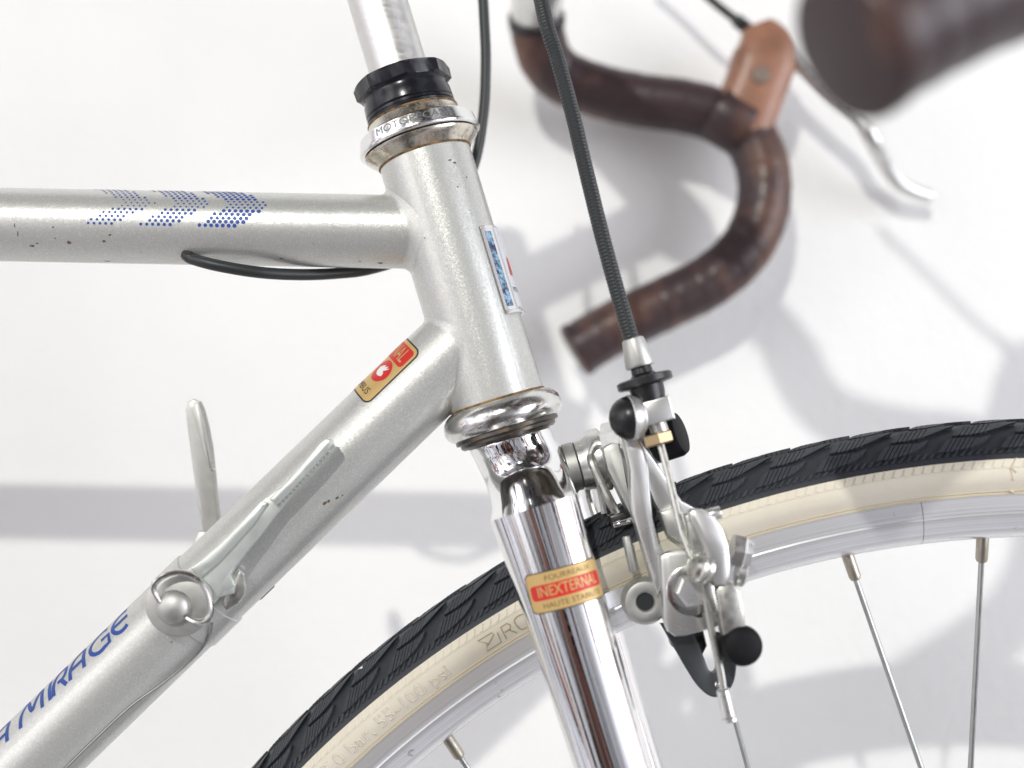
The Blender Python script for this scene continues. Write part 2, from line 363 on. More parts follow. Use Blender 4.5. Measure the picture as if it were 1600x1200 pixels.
def wrapped(name, bm, fn, material, parent, step=1.0, axes=(0, 1), th=0.0, **kw):
    if step: cut_grid(bm, step, axes)
    if th:
        r = bmesh.ops.extrude_face_region(bm, geom=bm.faces[:])
        top = {g for g in r['geom'] if isinstance(g, bmesh.types.BMVert)}
        for v in bm.verts: v.co.z = th if v in top else -.05
    for v in bm.verts: v.co = Vector(fn(v.co.x, v.co.y, v.co.z)) * MM
    bmesh.ops.recalc_face_normals(bm, faces=bm.faces)
    me = bpy.data.meshes.new(name); bm.to_mesh(me); bm.free()
    return obj(name, me, material, parent, **kw)
def rrect(x0, y0, x1, y1, r, n=5):
    out = []
    for cx, cy, a0 in ((x1 - r, y1 - r, 0), (x0 + r, y1 - r, 90), (x0 + r, y0 + r, 180), (x1 - r, y0 + r, 270)):
        for i in range(n + 1):
            a = math.radians(a0 + 90 * i / n); out.append((cx + r * math.cos(a), cy + r * math.sin(a)))
    return out
def disc(cx, cy, r, n=10, ry=None): return [(cx + r * math.cos(2 * PI * i / n), cy + (ry or r) * math.sin(2 * PI * i / n)) for i in range(n)]
class Cyl:
    """round surface: axis A + D*u, angle phi measured from the camera-facing side towards n1"""
    def __init__(s, A, D, R):
        s.A = np.asarray(A, float); s.D = nrm(D); s.R = R
        v = np.array([0, -1.0, 0]); s.n0 = nrm(v - s.D * (v @ s.D)); s.n1 = np.cross(s.D, s.n0)
    def pt(s, u, ph, h=0): return s.A + s.D * u + (s.n0 * math.cos(ph) + s.n1 * math.sin(ph)) * (s.R + h)
    def find(s, px, py):
        q = hit(px, py, s.A, s.D, s.R) - s.A; return q @ s.D, math.atan2(q @ s.n1, q @ s.n0)
    def fn(s, u0, p0, h0=.08, ru=1, rv=0):
        """artwork x -> (ru along axis, rv round), y the other way; returns mapper"""
        def f(x, y, z):
            return s.pt(u0 + x * ru - y * rv, p0 + (x * rv + y * ru) / s.R, h0 + z)
        return f

ROOT.location = Vector(ST((171, 0, -357 - 346)) * MM); COL.objects.link(ROOT)
ROOT.empty_display_size = .05
ROOT['label'] = 'silver bicycle with chrome fork, cream tyre wall and brown taped bars by a white wall'
ROOT['category'] = 'bicycle'

# ------------------------------------------------------------------ the wall
WALL_Y = 218.0
mb = MB(); nx = 40
mb.add([(-4000, WALL_Y, -1400), (4000, WALL_Y, -1400), (4000, WALL_Y, 2200), (-4000, WALL_Y, 2200),
        (-4000, WALL_Y + 100, -1400), (4000, WALL_Y + 100, -1400), (4000, WALL_Y + 100, 2200), (-4000, WALL_Y + 100, 2200)],
       [(0, 1, 2, 3), (7, 6, 5, 4), (0, 4, 5, 1), (3, 2, 6, 7), (1, 5, 6, 2), (0, 3, 7, 4)])
wall = obj('wall', mb, 'wall', None, 0); wall['kind'] = 'structure'; wall['label'] = 'white plastered wall behind the bicycle'

# ------------------------------------------------------------------ frame tubes
HT = Cyl(H0, AXD, 15.65)
S_TOP, S_BOT = -5.1, 80.1
mb = MB(); n = 96
prof = [(S_TOP, 14.6), (S_TOP, 15.4), (S_TOP + .3, 15.65)] + [(S_TOP + (S_BOT - S_TOP) * i / 30, 15.65) for i in range(1, 30)] + [(S_BOT - .3, 15.65), (S_BOT, 15.4), (S_BOT, 14.6)]
lathe(mb, H0, AXD, prof, 96)
head_tube = obj('head_tube', mb, 'paint', ROOT)
def joined_tube(name, A, D, R, fil, length, n=72):
    """tube that runs from the head tube outwards (direction D) and flares into it with a brazed fillet"""
    mb = MB(); D = nrm(D); a, b = basis(D, np.array([0, -1.0, 0])); vs = []
    def surf(P0):                              # distance along D from P0 to the head tube's outside
        oc = P0 - H0; op = oc - AXD * (oc @ AXD); dp = D - AXD * (D @ AXD)
        aa = dp @ dp; bb = 2 * dp @ op; cc = op @ op - (HT.R - .05) ** 2; di = bb * bb - 4 * aa * cc
        return (-bb + math.sqrt(di)) / (2 * aa) if di > 0 else (-bb) / (2 * aa)
    rows = []
    m_ = 7
    for k in range(m_ + 1):
        w = k / m_; ang = w * PI / 2
        rows.append((fil * (1 - math.sin(ang)), fil * (1 - math.cos(ang))))     # (radial extra, axial distance from surface)
    rows[0] = (rows[0][0] * .99, -.6)
    ring = []
    for ex, d in rows:
        for j in range(n):
            t = 2 * PI * j / n; rd = a * math.cos(t) + b * math.sin(t); P0 = A + rd * (R + ex); ring.append(P0 + D * (surf(P0) + d))
    far = [0.02, .05, .1, .2, .35, .5, .7, 1.0]
    for fz in far:
        for j in range(n):
            t = 2 * PI * j / n; rd = a * math.cos(t) + b * math.sin(t); ring.append(A + rd * R + D * (30 + length * fz))
    k = len(rows) + len(far); fs = []
    for i in range(k - 1):
        for j in range(n): fs.append((i * n + j, i * n + (j + 1) % n, (i + 1) * n + (j + 1) % n, (i + 1) * n + j))
    fs.append(tuple((k - 1) * n + j for j in range(n)))
    mb.add(ring, fs); return obj(name, mb, 'paint', ROOT, 60)
def axis_meet(px0, py0, px1, py1):
    a, b = U(px0, py0), U(px1, py1); d = nrm(b - a)
    # crossing with the steering axis in the y = 0 plane
    A2 = np.array([[d[0], -AXD[0]], [d[2], -AXD[2]]]); r = np.linalg.solve(A2, np.array([H0[0] - a[0], H0[2] - a[2]]))
    return a + d * r[0], -d if d[0] > 0 else d
TA, TD = axis_meet(0, 351, 620, 362.5)
top_tube = joined_tube('top_tube', TA, TD, 12.25, 2.6, 420)
TT = Cyl(TA, -TD, 12.25)
DA, DD = axis_meet(134, 1106, 449, 802)
down_tube = joined_tube('down_tube', DA, DD, 14.15, 1.4, 430)
DT = Cyl(DA, -DD, 14.15)

# rust rims where the head tube meets the headset
for s in (S_TOP - .1, S_BOT + .1):
    mb = MB(); lathe(mb, H0, AXD, [(s + .5 * math.sin(t), 15.65 + .5 * math.cos(t)) for t in [2 * PI * i / 6 for i in range(6)]], 96, True)
    obj('rust_ring', mb, 'rust', head_tube)

# paint chips read off the photograph, each a ragged scar on the tube
def chips(name, cyl, lst, parent):
    for px, py, rx, ry in lst:
        u, ph = cyl.find(px, py); k = 9; poly = []
        for i in range(k):
            a = 2 * PI * i / k; q = random.uniform(.55, 1.15); poly.append((u + rx * q * math.cos(a), ph * cyl.R + ry * q * math.sin(a)))
        wrapped(name, flat_polys([poly]), lambda x, y, z: cyl.pt(x, y / cyl.R, .05), 'chip', parent, step=0)
chips('paint_chip', TT, [(23, 352, .25, 1.0), (28, 366, .25, 1.2), (50, 384, 1.1, .5), (58, 380, .5, .4), (108, 379, .9, .7), (83, 355, .4, .3), (163, 377, .7, .5), (172, 367, .5, .4), (86, 372, .3, .3), (440, 404, .8, .4), (594, 411, 1.0, .4), (490, 381, .3, .2), (168, 408, 1.2, .3), (220, 394, .3, .2)], top_tube)
chips('paint_chip', HT, [(703, 250, .5, 1.0), (710, 254, .4, .8), (729, 277, .4, .4), (715, 292, .3, .3), (664, 372, .3, .3)], head_tube)
chips('paint_chip', DT, [(507, 786, .9, .6), (514, 783, .6, .5), (527, 778, .8, .5), (535, 774, .4, .3), (268, 1003, .4, .3)], down_tube)

# halftone chevrons on the top tube
SGT = 1 if TT.find(300, 320)[1] > 0 else -1
def chevron(px_top, px_tip, px_low, width_px, rmax, xs):
    """arrow-head of half-tone dots; left ends of its top, middle and bottom rows in photo pixels"""
    polys = []; rows = 15; dx = 1.9
    ua, _ = TT.find(px_top, 340); ub, _ = TT.find(px_tip, 340); uc_, _ = TT.find(px_low, 340); wid = width_px / SCALE0
    for r in range(rows):
        st = ua + (ub - ua) * r / 8 if r <= 8 else ub + (uc_ - ub) * (r - 8) / 6
        ph_ = SGT * math.radians(76 - 82 * r / 14)
        k0 = int(math.floor(st / dx)); vis = .62 if r in (7, 8, 9) else 1.0
        for i in range(k0 - 1, k0 + int(wid / dx) + 3):
            u = i * dx + (dx / 2 if r % 2 else 0); f = (u - st) / wid
            if 0 <= f <= 1: polys.append(disc(u, ph_ * TT.R, rmax * vis * (.86 + .14 * f) * (.92 if r < 7 else 1), 8))
    return flat_polys(polys)
for a_, b_, c_, w_, rm in ((122, 190, 130, 50, .50), (214, 272, 219, 54, .60), (290, 356, 311, 62, .72)):
    wrapped('dotted_decal', chevron(a_, b_, c_, w_, rm, 0), lambda x, y, z: TT.pt(x, y / TT.R, .06), 'blue', top_tube, step=0, stuff=True)

# blue model lettering along the down tube
def glyph(ch):
    arc = lambda cx, cy, rx, ry, a0, a1, n=10: [(cx + rx * math.cos(math.radians(a0 + (a1 - a0) * i / n)), cy + ry * math.sin(math.radians(a0 + (a1 - a0) * i / n))) for i in range(n + 1)]
    if ch == 'M': return [spline([(0, 0), (.06, .55), (.2, .95), (.32, .95), (.47, .4), (.56, .35), (.78, .95), (.9, .95), (.93, .5), (.92, 0)], 4)]
    if ch == 'I': return [[(.5, 0), (.5, .5), (.5, 1)]]
    if ch == 'R': return [spline([(0, 0), (.08, .6), (.35, .96), (.75, 1), (.95, .88), (.93, .6), (.75, .46), (.35, .44)], 5), [(.62, .45), (.78, .22), (.95, 0)]]
    if ch == 'A': return [spline([(0, 0), (.1, .55), (.4, .95), (.92, 1), (.94, .5), (.92, 0)], 5), [(.1, .42), (.5, .42), (.92, .42)]]
    if ch == 'G': return [arc(.55, .5, .52, .5, 50, 290, 14) + [(.98, .05), (.98, .46), (.6, .46)]]
    if ch == 'E': return [arc(.6, .5, .55, .5, 60, 300, 14), [(.08, .5), (.5, .5), (.95, .5)]]
    return []
def lettering():
    polys = []
    h = 8.2
    for ch, (x0, y0), (x1, y1) in (('A', (-16, 1190), (17, 1163)), ('M', (33.5, 1141), (72, 1108)), ('I', (76, 1100), (84, 1092)), ('R', (86, 1092), (107, 1072)), ('A', (111, 1065), (135, 1043)), ('G', (140, 1028), (170, 998)), ('E', (173, 990), (200, 968))):
        u0, _ = DT.find(x0, y0); u1, _ = DT.find(x1, y1); w = max(u1 - u0, .1)
        for st in glyph(ch):
            path = [(u0 + p[0] * w + p[1] * 1.2, p[1] * h) for p in st]
            polys += ribbon(path, 1.45)
    return flat_polys(polys)
_, ph = DT.find(120, 1058)
SGN = 1 if DT.n1[2] > 0 else -1
wrapped('model_lettering', lettering(), lambda x, y, z: DT.pt(x, SGN * (math.radians(37) + y / DT.R), .06), 'blue', down_tube, step=.8, axes=(1,))

# gold sticker wrapped over the down tube; reads across the tube, letters pointing up it
us0, ps0 = DT.find(573, 634); us1, ps1 = DT.find(654, 546)
sl = us1 - us0; uc = (us0 + us1) / 2; near = max(abs(ps0), abs(ps1)) * 0 + (abs(ps0) + abs(ps1)) / 2
# artwork: x to the right when read (towards the camera side), y up the tube
edge_ang = min(abs(ps0), abs(ps1)) * 1.0
half = 16.0                                             # half the sticker's width round the tube, mm
def dt_map(h):
    def f(x, y, z): return DT.pt(uc + y, SGN * (edge_ang + (half - x) / DT.R), h + z)
    return f
stick = wrapped('frame_sticker', flat_polys([rrect(-half, -sl / 2, half, sl / 2, 2.6)]), dt_map(.05), 'ink', ROOT, step=1.0, label='gold sticker with a red emblem wrapped over the down tube')
b_ = .55
wrapped('gold_ground', flat_polys([rrect(-half + b_, -sl / 2 + b_, half - b_, sl / 2 - b_, 2.1)]), dt_map(.10), 'gold', stick, step=1.0)
wrapped('red_panel', flat_polys([rrect(-half + 1.4, sl / 2 - 8.6, half - 1.4, sl / 2 - 1.7, 1.3)]), dt_map(.15), 'red', stick, step=1.0)
wrapped('lettering', (lambda bm: (bmesh.ops.translate(bm, verts=bm.verts, vec=(half - 3.0, sl / 2 - 5.2, 0)), bm)[1])(text_bm('INEXTERNAL', 7.2, 'RIGHT', sx=.60, off=.03)), dt_map(.2), 'gold', stick, step=.8)
wrapped('red_emblem', flat_polys([disc(half - 6.9, -1.1, 4.4, 28, 4.3)]), dt_map(.15), 'red', stick, step=1.0)
bird = [(-1.5, .6), (-.4, 1.6), (1.0, 2.3), (.9, 1.5), (2.6, 2.6), (2.1, 1.5), (3.6, 2.2), (2.6, .8), (1.9, .3), (3.0, -.4), (3.3, -1.4), (1.8, -2.0), (0.3, -2.0), (-1.0, -1.2)]
wrapped('white_emblem', flat_polys([[(x + half - 7.9, y - 1.1) for x, y in bird]]), dt_map(.2), 'white', stick, step=1.0)
wrapped('lettering', (lambda bm: (bmesh.ops.translate(bm, verts=bm.verts, vec=(half - 3.4, -sl / 2 + 3.2, 0)), bm)[1])(text_bm('COLUMBUS', 3.5, 'RIGHT', sx=1.0)), dt_map(.15), 'ink', stick, step=.8)

# head badge: metal plate bent round the front of the head tube
ub0, pb0 = HT.find(748, 354); ub1, pb1 = HT.find(793, 487)
SH = 1 if HT.n1[0] > 0 else -1
pb = (abs(pb0) + abs(pb1)) / 2 - math.radians(2); bl = ub1 - ub0; bu = (ub0 + ub1) / 2
bw = (PI / 2 - pb) * 2 * HT.R                           # width round the tube, symmetric about the front
def bd_map(h):                                          # x: round the tube from the near edge, y: up
    def f(x, y, z): return HT.pt(bu - y, SH * (pb + x / HT.R), h + z)
    return f
badge = wrapped('head_badge', flat_polys([rrect(0, -bl / 2, bw, bl / 2, .6)]), bd_map(.35), 'silver_ink', ROOT, step=1.0, axes=(0,), th=.4, label='metal head badge with worn blue side strips')
wrapped('blue_strip', flat_polys([[(1.0, -bl / 2 + 1.6), (4.3, -bl / 2 + 1.6), (4.1, bl / 2 - 2.0), (1.2, bl / 2 - 2.0)]]), bd_map(.80), 'blue_speckle', badge, step=.8, axes=(0,))
wrapped('blue_strip', flat_polys([[(bw - 1.0, -bl / 2 + 1.6), (bw - 4.3, -bl / 2 + 1.6), (bw - 4.1, bl / 2 - 2.0), (bw - 1.2, bl / 2 - 2.0)]]), bd_map(.80), 'blue_speckle', badge, step=.8, axes=(0,))
wrapped('centre_panel', flat_polys([rrect(6.3, -bl / 2 + 1.2, bw - 6.3, bl / 2 - .6, .5)]), bd_map(.62), 'badge_panel', badge, step=.8, axes=(0,), th=.5)
mz = [(-6.0, -3.2), (-4.6, 3.0), (-2.2, 3.0), (0, -.6), (2.2, 3.0), (4.6, 3.0), (6.0, -3.2), (3.4, -3.2), (2.8, .2), (0, -3.4), (-2.8, .2), (-3.4, -3.2)]
wrapped('red_letter', flat_polys([[(bw / 2 + x * .88, y + .6) for x, y in mz]]), bd_map(1.22), 'red', badge, step=.8, axes=(0,))
wrapped('lettering', (lambda bm: (bmesh.ops.translate(bm, verts=bm.verts, vec=(bw / 2, -7.6, 0)), bm)[1])(text_bm('MOTOBECANE', 2.3, sx=.85)), bd_map(1.24), 'ink', badge, step=.8, axes=(0,))
mb = MB(); ri = [HT.pt(bu + bl / 2 + .2, SH * (pb + .02 + (PI - 2 * pb - .04) * i / 20), .95) for i in range(21)]
sweep(mb, ri, .7, 8); obj('badge_rim', mb, 'silver_ink', badge)

# ------------------------------------------------------------------ headset
mb = MB(); lathe(mb, H0, AXD, [(80.2, 15.3), (80.2, 15.9), (80.8, 17.2), (81.8, 18.6), (83.2, 19.7), (85, 20.25), (86.8, 20.2), (88.2, 19.6), (89.3, 18.6), (89.8, 17.6), (89.8, 14)], 96)
obj('lower_headset_cup', mb, 'chrome_old', ROOT)
mb = MB(); lathe(mb, H0, AXD, [(89.7, 14), (89.7, 17.5), (90.9, 17.6), (91.2, 17.2), (91.2, 14)], 72); lathe(mb, H0, AXD, [(91.3, 14), (91.3, 16.3), (92.3, 16.3), (93, 15.4), (93, 13)], 72)
obj('crown_race', mb, 'race', ROOT)
mb = MB(); lathe(mb, H0, AXD, [(-5.2, 15.2), (-5.2, 15.9), (-6.4, 17.0), (-7.8, 18.6), (-8.8, 19.5), (-9.5, 19.6), (-9.5, 15)], 96); obj('upper_headset_cup', mb, 'rusty', ROOT)
mb = MB(); lathe(mb, H0, AXD, [(-9.4, 15), (-9.4, 18.9), (-10.2, 18.9), (-10.2, 15)], 64); obj('bearing_gap', mb, 'dark', ROOT)
def knurl_prof():
    return [(-10.0, 17), (-10.0, 20.3), (-10.3, 20.75), (-10.9, 20.9), (-11.4, 20.8), (-11.5, 20.55), (-15.1, 19.75), (-15.6, 19.1), (-15.7, 15)]
mb = MB(); lathe(mb, H0, AXD, knurl_prof(), 96); ring = obj('headset_ring', mb, 'chrome_ring', ROOT)
RING = Cyl(H0, AXD, 20.0)
def rmap(x, y, z):
    s = -13.3 - y * .95; R = 20.18 + (-13.9 - s) * -.57 * 1.0
    R = 20.55 - (-11.5 - s) * .222
    d = H0 + AXD * s; ph = SH * (x / 20.0)
    return d + (RING.n0 * math.cos(ph) + RING.n1 * math.sin(ph)) * (R + .02 + z)
wrapped('engraved_lettering', text_bm('MOTOBECANE', 3.6, sx=1.15, off=-.01), rmap, 'engraving', ring, step=.8, axes=(0,), th=.03)
mb = MB(); lathe(mb, H0, AXD, [(-15.5, 14), (-15.5, 17.3), (-16.6, 16.7), (-18.4, 15.9), (-19.9, 15.4), (-20.1, 14)], 72); cone_ = obj('threaded_cone', mb, 'rusty', ROOT)
for s, r, q in ((-15.95, 17.15, .42), (-19.75, 15.5, .28)):
    mb = MB(); lathe(mb, H0, AXD, [(s + q * math.sin(t), r + q * math.cos(t)) for t in [2 * PI * i / 6 for i in range(6)]], 96, True); obj('rust_ring', mb, 'rust', cone_)
mb = MB(); lathe(mb, H0, AXD, [(-20.1, 12), (-20.1, 15.2), (-21.0, 15.3), (-21.1, 14.9), (-21.3, 14.9), (-21.4, 15.2), (-22.3, 15.2), (-22.4, 12)], 72); obj('spacer_washer', mb, 'black_nut', ROOT)
# octagonal black lock nut
mb = MB(); lathe(mb, H0, AXD, [(-22.5, 12), (-22.5, 14.8), (-23, 15.2), (-26.2, 15.0), (-27.2, 14.6), (-28.2, 14.6), (-29.2, 15.4), (-29.2, 12)], 72)
vs = []; fs = []; k = 8; a, b = RING.n0, RING.n1
rows = [(-28.9, 15.0, 0), (-29.6, 16.6, 1), (-33.0, 16.8, 1), (-33.8, 15.8, 0), (-33.8, 10.4, 2), (-28.9, 10.4, 2)]
nn = 64
for s, r, kd in rows:
    for j in range(nn):
        t = 2 * PI * j / nn; oct_r = 1 / math.cos(((t + math.radians(5.625)) % (PI / 4)) - PI / 8) * math.cos(PI / 8)
        R = r * (oct_r if kd == 1 else 1.0)
        if kd == 0: R = r * (.35 * oct_r + .65) * 1.03
        vs.append(H0 + AXD * s + (a * math.cos(t) + b * math.sin(t)) * R)
for i in range(len(rows)):
    i2 = (i + 1) % len(rows)
    for j in range(nn): fs.append((i * nn + j, i * nn + (j + 1) % nn, i2 * nn + (j + 1) % nn, i2 * nn + j))
mb.add(vs, fs); obj('lock_nut', mb, 'black_nut', ROOT, 22)

# ------------------------------------------------------------------ handlebar and stem
# centre line of the far drop, read in photo pixels with its depth
far_px = [(838, 10, 146), (847, 78, 162), (874, 117, 170), (930, 141, 172), (1000, 157, 171), (1068, 166, 170), (1128, 184, 170), (1174, 219, 170), (1193, 272, 169), (1190, 332, 168), (1163, 390, 168), (1110, 438, 168), (1042, 473, 168), (960, 512, 168), (901, 547, 168)]
far = [U(a, b, c + 13) for a, b, c in far_px]
far_end = far[-1]; near_end = U(1332, 70, -182)
bn = nrm(far_end - near_end); bmid = (far_end + near_end) / 2
def MIR(p): return p - 2 * bn * ((p - bmid) @ bn)
flat0 = far[0] - bn * ((far[0] - bmid) @ bn)            # middle of the bar, at the clamp
bar = group('handlebar')
full = spline([flat0, flat0 + bn * 40] + [far[0] - bn * 45 + 0 * bn] + far[0:], 10)
p_, s_ = resample(full, 2.0)
mb = MB(); sweep(mb, p_, 12.3, 24, cap=True); sweep(mb, [MIR(q) for q in p_], 12.3, 24)
obj('bar', mb, 'alloy', bar)
TAPE_R, LAP = 13.4, 11.0
i0 = min(range(len(p_)), key=lambda i: np.linalg.norm(p_[i] - U(838, 34, 163)))
seg = p_[i0:]; seg, s2 = resample(seg, 1.0)
for k, fn in enumerate((lambda q: q, MIR)):
    mb = MB()
    def pf(i, t, k=k):
        q = (s2[i] / LAP + .22 * math.sin(s2[i] * .11) + .1 * math.sin(s2[i] * .31 + 1) + (t if k == 0 else -t) / (2 * PI)) % 1.0; return 1 + .022 * q - (.012 if q < .06 else 0)
    sweep(mb, [fn(q) for q in seg], TAPE_R - .2, 32, prof=pf); obj('bar_tape', mb, 'tape', bar, 50)
    mb = MB(); sweep(mb, [fn(q) for q in seg[:6]], [13.9, 14.0, 14.0, 14.0, 14.0, 13.9], 28); obj('finishing_tape', mb, 'black', bar)
    mb = MB(); d = nrm(seg[-1] - seg[-4])
    lathe(mb, fn(seg[-1]), (fn(seg[-1]) - fn(seg[-4])), [(-3, 13.2), (-2.4, 13.9), (0.6, 13.9), (1.6, 13.2), (2.2, 11.5), (2.4, .01)], 36); obj('end_plug', mb, 'tape', bar)
# stem: quill up through the headset, then forward to the clamp
mb = MB(); s_up = (flat0 - H0) @ AXD
qtop = AX(s_up + 2)
lathe(mb, AX(-20), -AXD, [(0, 9.9), (30, 9.9), (-(s_up) - 34, 9.9), (-(s_up) - 30, 11.5), (-(s_up) - 4, 11.8), (-(s_up) - 2, 10.5), (-(s_up) - 2, 3)], 48)
obj('stem_quill', mb, 'alloy_quill', ROOT, label='scuffed bare alloy stem quill above the black lock nut')
mb = MB(); sweep(mb, [qtop + AXD * 8, qtop * .5 + flat0 * .5 + AXD * 4, flat0], [(13, 12.5), (12.5, 11), (14.5, 12)], 28)
lathe(mb, flat0 - bn * 19, bn, [(0, 15.2), (1, 16.2), (37, 16.2), (38, 15.2)], 36); obj('stem_extension', mb, 'alloy', ROOT)

# brake levers: copper hood, silver blade (the far one shows)
def brake_lever(fn):
    g = group('brake_lever')
    Y = 181
    hp = [U(1150, 205, Y), U(1163, 176, Y), U(1178, 140, Y), U(1190, 105, Y), U(1193, 78, Y), U(1188, 58, Y), U(1182, 43, Y)]
    rr = [(17.5, 11.5), (16, 12), (15.5, 12.5), (16, 12.5), (15, 11.5), (11.5, 10), (8, 7.5)]
    hp2 = spline(hp, 5); r2 = []
    for i in range(len(hp2)):
        t = i / 5; k = min(int(t), len(rr) - 2); f = t - k; r2.append((rr[k][0] * (1 - f) + rr[k + 1][0] * f, rr[k][1] * (1 - f) + rr[k + 1][1] * f))
    mb = MB(); sweep(mb, [fn(q) for q in hp2], r2, 28, fixed=fn(np.array([1.0, 0, .4]) + bmid) - fn(bmid), prof=lambda i, t: (abs(math.cos(t)) ** 3.4 + abs(math.sin(t)) ** 3.4) ** (-1 / 3.4)); obj('hood', mb, 'hood', g, 45)
    mb = MB(); c = U(1190, 116, Y - 13.6); rod(mb, fn(c), fn(c + EY * 27), 4.4, 20, .5); obj('pivot_pin', mb, 'grey_pin', g)
    cl = [U(1105, 128, Y), U(1130, 158, Y), U(1150, 186, Y)]
    mb = MB(); dr = nrm(U(1172, 205, Y) - U(1110, 168, Y)); lathe(mb, fn(U(1142, 190, Y)) - (fn(bmid + dr) - fn(bmid)) * 10, fn(bmid + dr) - fn(bmid), [(0, 13.9), (.8, 14.3), (18, 14.3), (19, 13.9)], 32); obj('clamp_band', mb, 'tape', g)
    lp = spline([U(1212, 52, Y), U(1226, 66, Y), U(1244, 92, Y), U(1290, 135, Y), U(1338, 178, Y), U(1362, 216, Y), U(1380, 252, Y + 10), U(1402, 284, Y + 17), U(1430, 300, Y + 22), U(1451, 306, Y + 24)], 5)
    mb = MB(); k = len(lp); sweep(mb, [fn(q) for q in lp], [(4.6 - 1.0 * i / k, 5.6 - 1.6 * i / k) for i in range(k)], 16, ref=EX); obj('lever_blade', mb, 'alloy', g)
    hpth = spline([U(1176, 52, Y), U(1160, 38, Y), U(1136, 20, Y), U(1105, -6, Y), U(1050, -60, Y), U(1000, -150, Y - 20)], 6)
    mb = MB(); sweep(mb, [fn(q) for q in hpth], 2.1, 12); obj('cable_housing', mb, 'housing', g)
    mb = MB(); rod(mb, fn(hpth[1]), fn(hpth[9]), 3.3, 14, .5); obj('ferrule', mb, 'black', g)
brake_lever(lambda q: q); brake_lever(MIR)

# ------------------------------------------------------------------ cables
def ribbed(mb, path, r, pitch=1.15, n=14):
    p, s = resample(path, pitch / 4)
    return sweep(mb, p, [r * (1 + .03 * math.cos(2 * PI * x / pitch)) for x in s], n)
mb = MB(); ribbed(mb, spline([U(800, -260, 10), U(845, -2, -16), U(870, 88, -20), U(893, 172, -22), U(917, 272, -24), U(940, 365, -26), U(963, 450, -27), U(988, 535, -28)], 10), 2.45)
obj('front_brake_cable', mb, 'housing', ROOT, 0)
bpth = spline([U(292, 400, -6), U(302, 405, -8), U(340, 415, -9), U(400, 425, -7), U(460, 429, -1), U(520, 427.5, 6), U(580, 420, 13), U(640, 396, 21), U(700, 335, 28), U(739, 262, 31), U(755, 180, 33), U(759, 100, 34), U(757, 40, 35), U(752, -30, 36), U(735, -150, 36)], 10)
mb = MB(); sweep(mb, bpth, 1.95, 14); obj('rear_brake_cable', mb, 'housing', ROOT)
mb = MB(); rod(mb, U(289, 397, -6.5), U(301, 405, -8.0), 2.05, 14, .6); obj('cable_port', mb, 'black', top_tube)

# ------------------------------------------------------------------ fork: crown and blades
def _sec():
    out = [(92.6, 0, 13.2, 13.2), (93.4, 0, 13.9, 13.9), (96, 0, 13.8, 13.8)]
    for s_, y in ((98, 13.6), (101, 13.9), (103, 14.6), (105, 16.2), (107, 18.9), (109, 22.4), (111, 26.6), (113, 31.4), (114.5, 35.9), (115.8, 40.6)):
        f = min(1, max(0, (y - 13.6) / 27)); b_ = 13.6 - 4.3 * f; out.append((s_, y - b_, 13.8 - .5 * math.sin(PI * f), b_))
    return out + [(115.82, 31.3, 13.0, 8.6), (119, 31.4, 12.8, 8.4)]
secs = _sec()
OFF = 3.6
def crown_mesh():
    mb = MB(); n = 72; vs = []; fs = []
    sec = [np.array(x) for x in secs]; sec = spline(sec[:13], 4) + sec[13:]
    for s, c, a_, b_2 in sec:
        for j in range(n):
            t = 2 * PI * j / n; ct, st = math.cos(t), math.sin(t)
            y = b_2 * ct + (c if ct > 0 else -c) * min(1, abs(ct) * 6); x = a_ * st * (1 if abs(ct) > .001 else 1)
            vs.append(AX(s, x + OFF * min(1, max(0, (s - 93) / 20)), y))
    k = len(sec)
    for i in range(k - 1):
        for j in range(n): fs.append((i * n + j, i * n + (j + 1) % n, (i + 1) * n + (j + 1) % n, (i + 1) * n + j))
    fs.append(tuple(range(n - 1, -1, -1))); fs.append(tuple((k - 1) * n + j for j in range(n)))
    return mb.add(vs, fs)
fork = obj('fork_crown', crown_mesh(), 'chrome', ROOT, 32)
axle = ST((171, 0, -357.0))
def axle_c(b): return axle + E2 * b
def blade_path(sg):
    b0 = 31.5
    pts = [AX(115.6, OFF, sg * 31.4), AX(140, OFF + .3, sg * 32.3), AX(170, OFF + .6, sg * 33.6), AX(200, OFF + 1.0, sg * 35.2), AX(240, 6, sg * 37.5), AX(300, 11, sg * 41), AX(360, 24, sg * 45), AX(410, 46, sg * 47), axle_c(sg * 49)]
    return spline(pts, 8)
for sg in (-1, 1):
    mb = MB(); bp = blade_path(sg); k = len(bp)
    rads = [(13.85 - 6.2 * (i / (k - 1)) ** .85, 9.3 - 2.2 * i / (k - 1)) for i in range(k)]
    sweep(mb, bp, rads, 56, fixed=E1); bl_ = obj('fork_blade', mb, 'chrome', ROOT, 60)
    if sg == -1: near_path, near_rads = bp, rads

# gold sticker on the near blade
def blade_pt(d, th, h):
    """d mm along the blade from its top, th angle from the outward side towards the front"""
    L_ = np.r_[0, np.cumsum([np.linalg.norm(near_path[i + 1] - near_path[i]) for i in range(len(near_path) - 1)])]
    c = np.array([np.interp(d, L_, [p[i] for p in near_path]) for i in range(3)]); ra = np.interp(d, L_, [r[0] for r in near_rads]); rb = np.interp(d, L_, [r[1] for r in near_rads])
    nv = nrm(-E2 * math.cos(th) / rb + E1 * math.sin(th) / ra)
    return c + E1 * ra * math.sin(th) - E2 * rb * math.cos(th) + nv * h
def find_blade(px, py):
    best = None
    for d in np.linspace(0, 80, 81):
        for th in np.linspace(-1.4, 1.4, 57):
            q = proj(blade_pt(d, th, 0)); e = (q[0] - px) ** 2 + (q[1] - py) ** 2
            if best is None or e < best[0]: best = (e, d, th)
    return best[1:]
cs = [find_blade(*p) for p in ((817, 899), (929, 868), (944, 929), (834, 962))]
C4 = np.array(cs)
